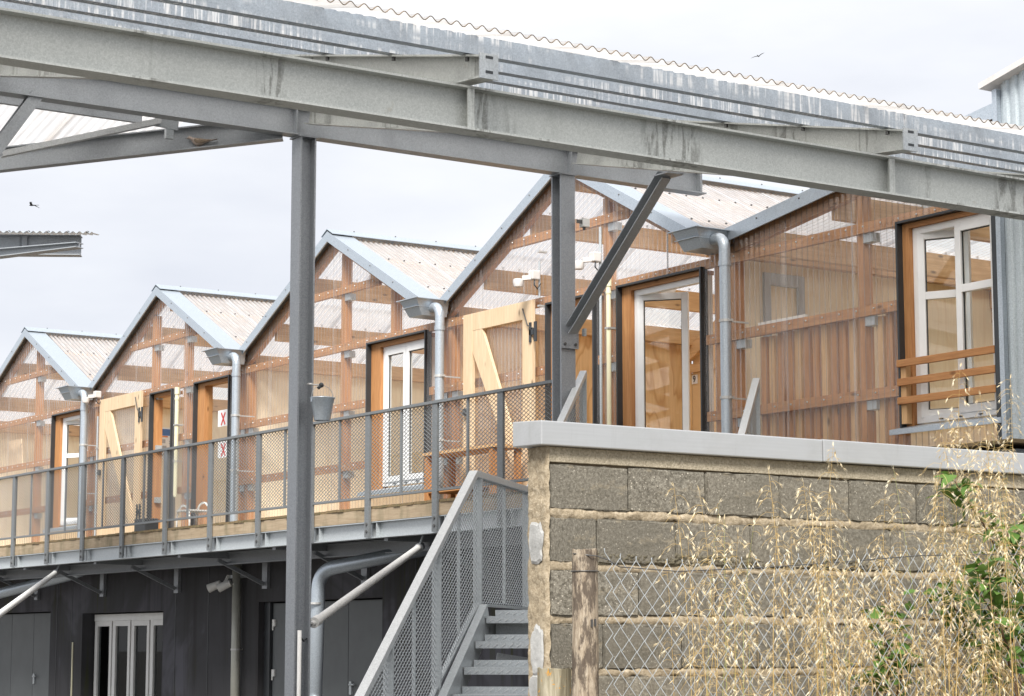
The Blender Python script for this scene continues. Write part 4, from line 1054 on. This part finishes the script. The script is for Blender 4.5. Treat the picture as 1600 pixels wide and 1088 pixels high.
def leaf_mesh(L_, W_, fold=.25, curl=.2):
    mb = MB(); n = 6
    for i in range(n + 1):
        t = i / n; hw = W_ / 2 * math.sin(math.pi * t ** .8) ** .8 if 0 < t < 1 else .0004; z = -curl * L_ * t * t
        mb.v += [V((t * L_, -hw, z + fold * hw)), V((t * L_, 0, z)), V((t * L_, hw, z + fold * hw))]
        if i: a = 3 * (i - 1); mb.f += [(a, a + 3, a + 4, a + 1), (a + 1, a + 4, a + 5, a + 2)]
    return meshof('leaf', mb, 'leaf', True)
LEAF = [leaf_mesh(.062, .036), leaf_mesh(.050, .026, .35, .35), leaf_mesh(.072, .034, .2, .5), leaf_mesh(.045, .030, .3, .1)]
def shrub(label, stems, nper, z0=.9):
    b0 = V(stems[0][0]); root = thing('green_shrub', label, 'shrub', b0)
    from mathutils import Euler
    for pts_ in stems:
        pts_ = [V(p) for p in pts_]; fine = []
        for a, b in zip(pts_, pts_[1:]):
            for k in range(5): fine.append(a.lerp(b, k / 5) + V((rnd.gauss(0, .006), rnd.gauss(0, .006), rnd.gauss(0, .004))))
        fine.append(pts_[-1])
        part('stem', MB().tube(fine, [.005 * (1 - .7 * i / len(fine)) + .0012 for i in range(len(fine))], 6), 'twig', root, smooth=True)
        for _ in range(nper):
            i = rnd.randrange(len(fine) // 4, len(fine)); p = fine[i] + V((rnd.gauss(0, .035), rnd.gauss(0, .035), rnd.gauss(0, .03)))
            o = inst('leaf', rnd.choice(LEAF), root, p); o.rotation_euler = (rnd.gauss(0, .6), rnd.uniform(-.7, .5), rnd.uniform(0, 6.28)); s = rnd.uniform(.9, 1.55); o.scale = (s, s, s)
P6 = lambda x, y, yy=6.72: pt(x, y, 'Y', yy)
shrub('green leafy shrub growing up the wall at the right edge among the oats',
      [[P6(1600, 1180), P6(1585, 1000), P6(1560, 860), P6(1515, 790), P6(1492, 752)], [P6(1600, 1180), P6(1610, 1000), P6(1590, 900), P6(1570, 820)],
       [P6(1585, 1180), P6(1550, 1040), P6(1500, 960), P6(1465, 930)], [P6(1590, 1180), P6(1590, 1020), P6(1560, 980), P6(1520, 905)], [P6(1610, 1150), P6(1640, 950), P6(1620, 800)], [P6(1600, 1150, 6.5), P6(1575, 1010, 6.5), P6(1545, 930, 6.5), P6(1530, 880, 6.5)]], 72)
shrub('small green weed with upright leaves in the middle of the oats',
      [[P6(1385, 1180, 6.8), P6(1388, 1040, 6.8), P6(1382, 980, 6.8), P6(1388, 925, 6.8)], [P6(1390, 1180, 6.8), P6(1405, 1060, 6.8), P6(1400, 1000, 6.8)], [P6(1385, 1180, 6.8), P6(1365, 1070, 6.8), P6(1362, 1040, 6.8)]], 34)

# ------------------------------------------------------------------ small things
def flood(p, label, d=(-1, -.35, 0), grp='floodlights'):
    t = thing('floodlight', label, 'lamp', p, grp); p = V(p)
    part('head', MB().box(p.x - .055, p.x + .05, p.y - .045, p.y + .045, p.z, p.z + .105), 'cap_pale', t, bevel=.012)
    part('sensor', MB().lathe((p.x - .15, p.y + .09, p.z - .075), [(.001, 0), (.05, .0), (.062, .055), (.055, .085), (.001, .09)], 14).bar((p.x - .12, p.y + .06, p.z + .02), (p.x - .02, p.y, p.z + .03), .05, .05), 'cap_pale', t, smooth=True, angle=40)
    part('cable', MB().tube([(p.x - .02, p.y - .03, p.z), (p.x - .03, p.y - .04, p.z - .06), (p.x + .01, p.y - .045, p.z - .1), (p.x + .05, p.y - .045, p.z - .04)], .008, 6), 'black', t, smooth=True)
flood(pt(835, 438, 'X', 13.36), 'white floodlight with sensor above the folded timber door left of the tall column')
flood(pt(930, 410, 'X', 13.36), 'white floodlight with sensor between the tall column and its diagonal brace')
flood(pt(152, 622, 'X', 13.36), 'white floodlight beside the gutter outlet at the left')
tw_ = thing('twin_spotlight', 'pair of white spotlights mounted on the dark wall under the deck', 'lamp', pt(352, 915, 'X', 13.3))
p = V(tw_.location)
for k in (0, 1):
    q = p + V((0, .16 - k * .30, 0)); part('head', MB().tube([q + V((.0, -.02, .03)), q + V((-.12, .10, -.04))], [.045, .06], 14), 'white', tw_, smooth=True, angle=40)
    part('arm', MB().bar(q + V((.03, -.03, .0)), q + V((.10, -.05, .14)), .07, .03), 'white', tw_)
part('bracket', MB().box(p.x + .1, 13.478, p.y - .25, p.y + .15, p.z + .1, p.z + .14), 'galv', tw_)
jb = thing('junction_box', 'small white junction box clamped to the side of the tall column', 'box', pt(907, 348, 'Y', 16.60))
p = V(jb.location); part('box', MB().box(p.x - .0, p.x + .075, p.y - .05, p.y + .02, p.z - .045, p.z + .04), 'white', jb, bevel=.006); part('clamp', MB().box(p.x - .06, p.x - .001, p.y - .03, p.y - .02, p.z - .015, p.z + .02), 'bolt', jb)
part('cable_gland', MB().lathe((p.x + .03, p.y - .015, p.z - .07), [(.012, 0), (.016, .025)], 10), 'bolt', jb)
sk = solo('wall_socket', MB().box(11.905, 11.93, 16.60, 16.64, 4.46, 4.53), 'galv', 'small grey socket plate on the right side of the tall column', 'socket')
# bucket on its hook
hk = pt(497, 601, 'Y', 16.62); eye = V((9.065, 16.55, 3.80))
ho = thing('wall_hook', 'wire hook with a black insulator sticking out of the round-looking column', 'hook', (9.0, 16.6, 3.79))
hx = pt(502, 602, 'Y', 16.5)
part('rod', MB().tube([(8.98, 16.62, 3.81), (9.0, 16.58, 3.805), hx], .006, 8).tube([(8.985, 16.61, 3.81), (9.005, 16.57, 3.806)], .012, 8), 'screw', ho, smooth=True)
part('insulator', MB().sphere(hx, .022, 10).tube([hx, hx + V((-.03, 0, -.03))], .014, 8), 'black', ho, smooth=True)
bk = thing('bucket', 'galvanised metal bucket hanging from a hook on the column', 'bucket', hx + V((.012, -.0, -.31)))
c = V(bk.location) + V((0, 0, .012))
part('body', MB().lathe(c, [(.001, .006), (.064, .006), (.066, -.006), (.070, -.006), (.072, .01), (.098, .160), (.100, .163), (.106, .185), (.110, .185), (.108, .192), (.102, .190), (.070, .014)], 36), 'zinc', bk, smooth=True, angle=35)
hb = []
for i in range(15):
    a = math.pi * i / 14; hb.append(c + V((-.105 * math.cos(a), .03 * math.cos(a) * 0, .178 + .118 * math.sin(a) ** .8)))
part('handle', MB().tube(hb, .003, 6), 'screw', bk, smooth=True)
for s in (-1, 1): part('ear', MB().box(c.x + s * .104 - .004, c.x + s * .104 + .004, c.y - .012, c.y + .012, c.z + .15, c.z + .19), 'zinc', bk)
# tube lamps under the deck
def tube_lamp(a, b, label, cable=True):
    a, b = V(a), V(b); d = (b - a).normalized(); t = thing('tube_lamp', label, 'lamp', a, 'tube lamps under the deck')
    part('tube', MB().tube([a, b], .038, 16), 'white', t, smooth=True, angle=40)
    part('end_cap', MB().tube([b - d * .02, b + d * .12], .047, 16).tube([b + d * .12, b + d * .2], .022, 10), 'white', t, smooth=True, angle=40)
    part('end_cap', MB().tube([a - d * .10, a + d * .02], .047, 16), 'greyblue', t, smooth=True, angle=40)
    part('hanger', MB().tube([a + d * .02, V((a.x + .05, a.y, 2.75))], .012, 8), 'galv', t)
    if cable: part('cable', MB().tube([b + d * .2, b + d * .27 + V((0, 0, -.01)), b + d * .30 + V((.0, .0, -.09)), V((8.94, 16.60, 1.70)) + V((.03, 0, -.08)), V((8.93, 16.598, 1.66))], .008, 8), 'black', t, smooth=True)
    return t
tube_lamp((12.2, 20.04, 2.62), (9.28, 16.93, 1.80), 'white tube lamp slanting from the deck down to the conduit on the round-looking column')
tube_lamp((12.2, 30.06, 2.64), (8.6, 23.2, 1.80), 'white tube lamp slanting down out of the left edge under the deck', False)
# drain pipes under the deck
def elbow(pts_, r, n=8):
    pts_ = [V(p) for p in pts_]; o = [pts_[0]]
    for a, b, c in zip(pts_, pts_[1:], pts_[2:]):
        u, v = (a - b).normalized(), (c - b).normalized(); R_ = .22
        for k in range(n + 1):
            t = k / n; o.append((b + u * R_) * (1 - t) ** 2 + b * 2 * t * (1 - t) + (b + v * R_) * t * t)
    return o + [pts_[-1]]
dp = thing('drain_pipe', 'thick galvanised drain pipe bending down behind the round-looking column', 'pipe', (12.4, 22.69, 0), 'drain pipes under the deck')
part('pipe', MB().tube(elbow([pt(700, 850, 'X', 13.3), (12.45, 22.69, 2.46), (12.4, 22.69, 0)], .08), .082, 18), 'zinc', dp, smooth=True)
for z in (2.08, 1.0): part('clamp', MB().tube([(12.4, 22.69, z - .012), (12.4, 22.69, z + .012)], .092, 16), 'screw', dp)
dp = thing('drain_pipe', 'galvanised drain pipe sloping out at the far left under the deck', 'pipe', (12.4, 32.7, 0), 'drain pipes under the deck')
part('pipe', MB().tube(elbow([(13.3, 31.5, 2.78), pt(118, 897, 'X', 13.25), pt(-60, 943, 'X', 12.5), pt(-62, 1200, 'X', 12.5)], .08), .082, 18), 'zinc', dp, smooth=True)
dp = thing('drain_pipe', 'straight vertical drain pipe on the dark wall right of the white ground-floor window', 'pipe', (13.38, 26.9, 0), 'drain pipes under the deck')
part('pipe', MB().tube([(13.38, 26.65, 0), (13.38, 26.65, 2.72)], .062, 16), 'pipe_grey', dp, smooth=True)
for z in (1.55, .6): part('clamp', MB().tube([(13.38, 26.65, z - .012), (13.38, 26.65, z + .012)], .07, 14).box(13.42, 13.48, 26.64, 26.66, z - .01, z + .01), 'screw', dp)
# dove on the skewed beam
def bird_body(rings, n=16):
    mb = MB()
    for (x, z, ry, rz) in rings:
        for k in range(n): a = 2 * math.pi * k / n; mb.v.append(V((x, ry * math.cos(a), z + rz * math.sin(a))))
    for i in range(len(rings) - 1):
        for k in range(n): mb.f.append((i * n + k, i * n + (k + 1) % n, (i + 1) * n + (k + 1) % n, (i + 1) * n + k))
    mb.f.append(tuple(range(n))[::-1]); mb.f.append(tuple((len(rings) - 1) * n + k for k in range(n))); return mb
def place(mb, c, yaw, s=.75):
    ca, sa = math.cos(yaw), math.sin(yaw); mb.v = [V((c.x + s * (p.x * ca - p.y * sa), c.y + s * (p.x * sa + p.y * ca), c.z + s * p.z)) for p in mb.v]; return mb
u_ = V((bd_.x, bd_.y, 0)).normalized(); tt = .30; bp = b0 + bd_ * tt; nrm = V((-.535, -.845, 0)); bpos = V((bp.x, bp.y, 0)) + nrm * .035; bpos.z = bp.z + .013
yaw = math.atan2(bd_.y, bd_.x)
dv = thing('dove', 'brown collared dove sitting on the lower flange of the skewed steel beam', 'bird', bpos, None)
body = bird_body([(.150, .098, .002, .002), (.138, .101, .004, .004), (.134, .104, .008, .008), (.128, .107, .013, .013), (.115, .110, .0185, .019), (.100, .108, .018, .020), (.088, .098, .018, .023), (.070, .080, .026, .033), (.045, .066, .036, .043), (.015, .058, .042, .046), (-.02, .056, .040, .040), (-.055, .062, .030, .028), (-.085, .069, .022, .015), (-.12, .076, .020, .008), (-.17, .086, .022, .005), (-.21, .095, .024, .003)])
part('body', place(body, bpos, yaw), 'dove', dv, smooth=True)
for s in (-1, 1):
    wg = bird_body([(.055, .075, .004, .012), (.03, .068, .008, .028), (-.02, .066, .009, .030), (-.07, .070, .007, .018), (-.12, .078, .004, .008), (-.145, .084, .002, .003)], 10)
    for p in wg.v: p.y += s * (.036 if p.x > -.03 else .036 + (p.x + .03) * .13)
    part('wing', place(wg, bpos, yaw), 'dove_wing', dv, smooth=True)
    part('leg', place(MB().tube([(0, s * .014, .03), (.004, s * .014, 0)], .003, 6).tube([(.004, s * .014, .001), (.028, s * .016, .001)], .002, 5), bpos, yaw), 'dove', dv)
part('beak', place(MB().tube([(.146, 0, .101), (.162, 0, .094)], [.004, .001], 6), bpos, yaw), 'black', dv)
for s in (-1, 1): part('eye', place(MB().sphere((.121, s * .0165, .114), .003, 6), bpos, yaw), 'black', dv)
def swallow(c, label, yaw, roll):
    t = thing('swallow', label, 'bird', c, 'birds in the sky'); c = V(c)
    b = bird_body([(.09, 0, .003, .003), (.07, .004, .016, .016), (.03, .002, .022, .022), (-.03, 0, .016, .014), (-.10, 0, .018, .004), (-.16, 0, .03, .002)], 10); part('body', place(b, c, yaw, 1.2), 'swallow', t, smooth=True)
    for s in (-1, 1):
        w_ = MB(); pr = [(.05, .015, 0, .03), (.055, .07, .03, .032), (.03, .14, .04, .025), (-.04, .21, .02, .010), (-.09, .25, 0, .002)]
        for x, y, z, ch in pr:
            for dx, dz in ((0, .003), (-ch * 2, .001), (-ch * 2, -.001), (0, -.003)): w_.v.append(V((x + dx, s * y, z + dz + s * y * roll)))
        for i in range(4):
            for k in range(4): w_.f.append((i * 4 + k, i * 4 + (k + 1) % 4, i * 4 + 4 + (k + 1) % 4, i * 4 + 4 + k))
        part('wing', place(w_, c, yaw, 1.2), 'swallow', t)
swallow(pt(51, 321, 'Y', 62), 'tiny dark bird gliding in the sky above the distant canopy end', 2.4, .1)
swallow(pt(1185, 88, 'Y', 70), 'tiny dark bird flying in the sky above the big canopy roof', .6, -.3)

# notices and number plates, inside the workshops
def notice(name, label, cat, p, wy, hz_, marks, grp=None, mat='paper'):
    t = thing(name, label, cat, p, grp); p = V(p)
    part('sheet', MB().box(p.x, p.x + .004, p.y - wy / 2, p.y + wy / 2, p.z - hz_ / 2, p.z + hz_ / 2), mat, t)
    for m, (a, b, c_, d) in marks: part('print', MB().box(p.x - .0015, p.x - .0003, p.y - wy / 2 + wy * (1 - b), p.y - wy / 2 + wy * (1 - a), p.z - hz_ / 2 + hz_ * c_, p.z - hz_ / 2 + hz_ * d), m, t)
    return t
def textobj(s, p, size, mat, root, face='x'):
    cu = bpy.data.curves.new('numeral', 'FONT'); cu.body = s; cu.size = size; cu.extrude = .0006; cu.align_x = 'CENTER'; cu.align_y = 'CENTER'; cu.offset = size * .012
    o = bpy.data.objects.new('numeral', cu); S.collection.objects.link(o); dg = bpy.context.evaluated_depsgraph_get(); me = bpy.data.meshes.new_from_object(o.evaluated_get(dg)); bpy.data.objects.remove(o)
    me.materials.clear(); me.materials.append(M[mat]); n = bpy.data.objects.new('numeral', me); n.location = V(p) - LOC[root]; n.rotation_euler = (math.pi / 2, 0, -math.pi / 2) if face == 'x' else (math.pi / 2, 0, 0); LOC[n] = LOC[root]; finish(n, root); return n
p9 = pt(1085, 593, 'X', 17.185); n9 = notice('number_plate', 'white plate with a black number 9 on the tan board inside the open window', 'number plate', p9, .12, .115, []); textobj('9', p9 + V((-.003, 0, -.0)), .115, 'ink', n9)
p6 = pt(651, 662, 'X', 17.185); n6 = notice('number_plate', 'white plate with a black number 6 behind the closed double window', 'number plate', p6, .12, .115, []); textobj('6', p6 + V((-.003, 0, 0)), .115, 'ink', n6)
# facing -Y on the party wall behind the door of the fourth workshop
def notice_y(label, p, wx, hz_, marks, grp):
    t = thing('poster', label, 'poster', p, grp); p = V(p); part('sheet', MB().box(p.x - wx / 2, p.x + wx / 2, p.y, p.y + .003, p.z - hz_ / 2, p.z + hz_ / 2), 'paper', t)
    for m, (a, b, c_, d) in marks: part('print', MB().box(p.x - wx / 2 + wx * a, p.x - wx / 2 + wx * b, p.y - .0015, p.y - .0003, p.z - hz_ / 2 + hz_ * c_, p.z - hz_ / 2 + hz_ * d), m, t)
yw = VAL[3] - .082
lines = [('blue', (.06, .94, .74, .95)), ('orange_ink', (.06, .5, .69, .73)), ('greyblue', (.1, .4, .5, .62)), ('greyblue', (.55, .9, .55, .58)), ('greyblue', (.55, .9, .48, .51)), ('greyblue', (.1, .45, .3, .42)), ('greyblue', (.5, .92, .34, .37)), ('greyblue', (.5, .92, .27, .30)), ('greyblue', (.1, .9, .12, .15))]
notice_y('white poster with a dark blue heading inside the doorway beside the cream pipe', pt(262, 693, 'Y', yw), .40, .50, lines, 'posters')
notice_y('narrower white poster left of the blue-headed one inside the doorway', pt(246, 692, 'Y', yw), .20, .50, [('blue', (.06, .94, .80, .95))] + lines[2:6], 'posters')
for (x, y), lb in (((349, 655), 'white notice with a red X, the upper one in the window next to the downpipe'), ((349, 704), 'white notice with a red X, the lower one in the window next to the downpipe')):
    p = pt(x, y, 'X', 13.59); t = thing('notice', lb, 'notice', p, 'red X notices')
    part('sheet', MB().box(p.x, p.x + .003, p.y - .14, p.y + .17, p.z - .10, p.z + .13), 'paper', t)
    part('cross', MB().bar((p.x - .002, p.y - .06, p.z - .08), (p.x - .002, p.y + .06, p.z + .09), .003, .028).bar((p.x - .0025, p.y + .06, p.z - .08), (p.x - .0025, p.y - .06, p.z + .09), .003, .028), 'red', t)
gl = thing('globe_lamp', 'white globe lamp hanging inside the workshop with the open window', 'lamp', pt(1044, 452, 'X', 14.6))
p = V(gl.location); part('globe', MB().sphere(p, .085, 16), 'globe', gl, smooth=True); part('cord', MB().tube([p + V((0, 0, .08)), p + V((0, 0, .9))], .006, 6), 'black', gl)
bo = solo('bottle', MB().lathe(pt(958, 700, 'X', 13.78), [(.001, 0), (.045, 0), (.047, .02), (.047, .34), (.040, .38), (.018, .41), (.018, .45), (.024, .46), (.024, .50), (.001, .50)], 18), 'white', 'tall white plastic bottle standing behind the clear sheet left of the open window', 'bottle', smooth=True, angle=40)
sh = solo('leaning_board', MB().prism([pt(14, 733, 'X', 13.85), pt(35, 727, 'X', 13.75), pt(33, 686, 'X', 13.9), pt(12, 690, 'X', 13.95)], (.02, 0, 0)), 'pine_z', 'plywood board leaning behind the sheets of the far workshop', 'board')
cb = solo('crate', MB().box(13.2, 13.42, 29.25, 29.62, 3.101, 3.42), 'black', 'black crate standing on the deck outside the far doorway', 'crate', bevel=.01)
ch = thing('chair', 'white tube-framed chair on the deck near the downpipe', 'chair', (13.1, 27.6, 3.1))
part('frame', MB().tube(elbow([(13.0, 27.35, 3.1), (13.0, 27.35, 3.5), (13.0, 27.75, 3.5), (13.0, 27.75, 3.1)], .02, 5), .014, 8).tube(elbow([(13.3, 27.35, 3.1), (13.3, 27.35, 3.55), (13.3, 27.75, 3.55), (13.3, 27.75, 3.1)], .02, 5), .014, 8), 'white', ch, smooth=True)
part('seat', MB().box(12.98, 13.32, 27.36, 27.74, 3.42, 3.44), 'white', ch)

# clutter along the walkway, seen through the railing mesh
tb = thing('wooden_table', 'low wooden table standing on the deck in front of the folded door', 'table', (13.1, 20.35, 3.1))
part('top', MB().box(12.88, 13.28, 19.65, 21.1, 3.70, 3.735), 'glulam_y', tb)
for x in (12.92, 13.24):
    for y in (19.71, 21.04): part('leg', MB().box(x - .03, x + .03, y - .03, y + .03, 3.102, 3.699), 'stud_z', tb)
part('shelf', MB().box(12.9, 13.26, 19.75, 21.0, 3.28, 3.30), 'stud_y', tb)
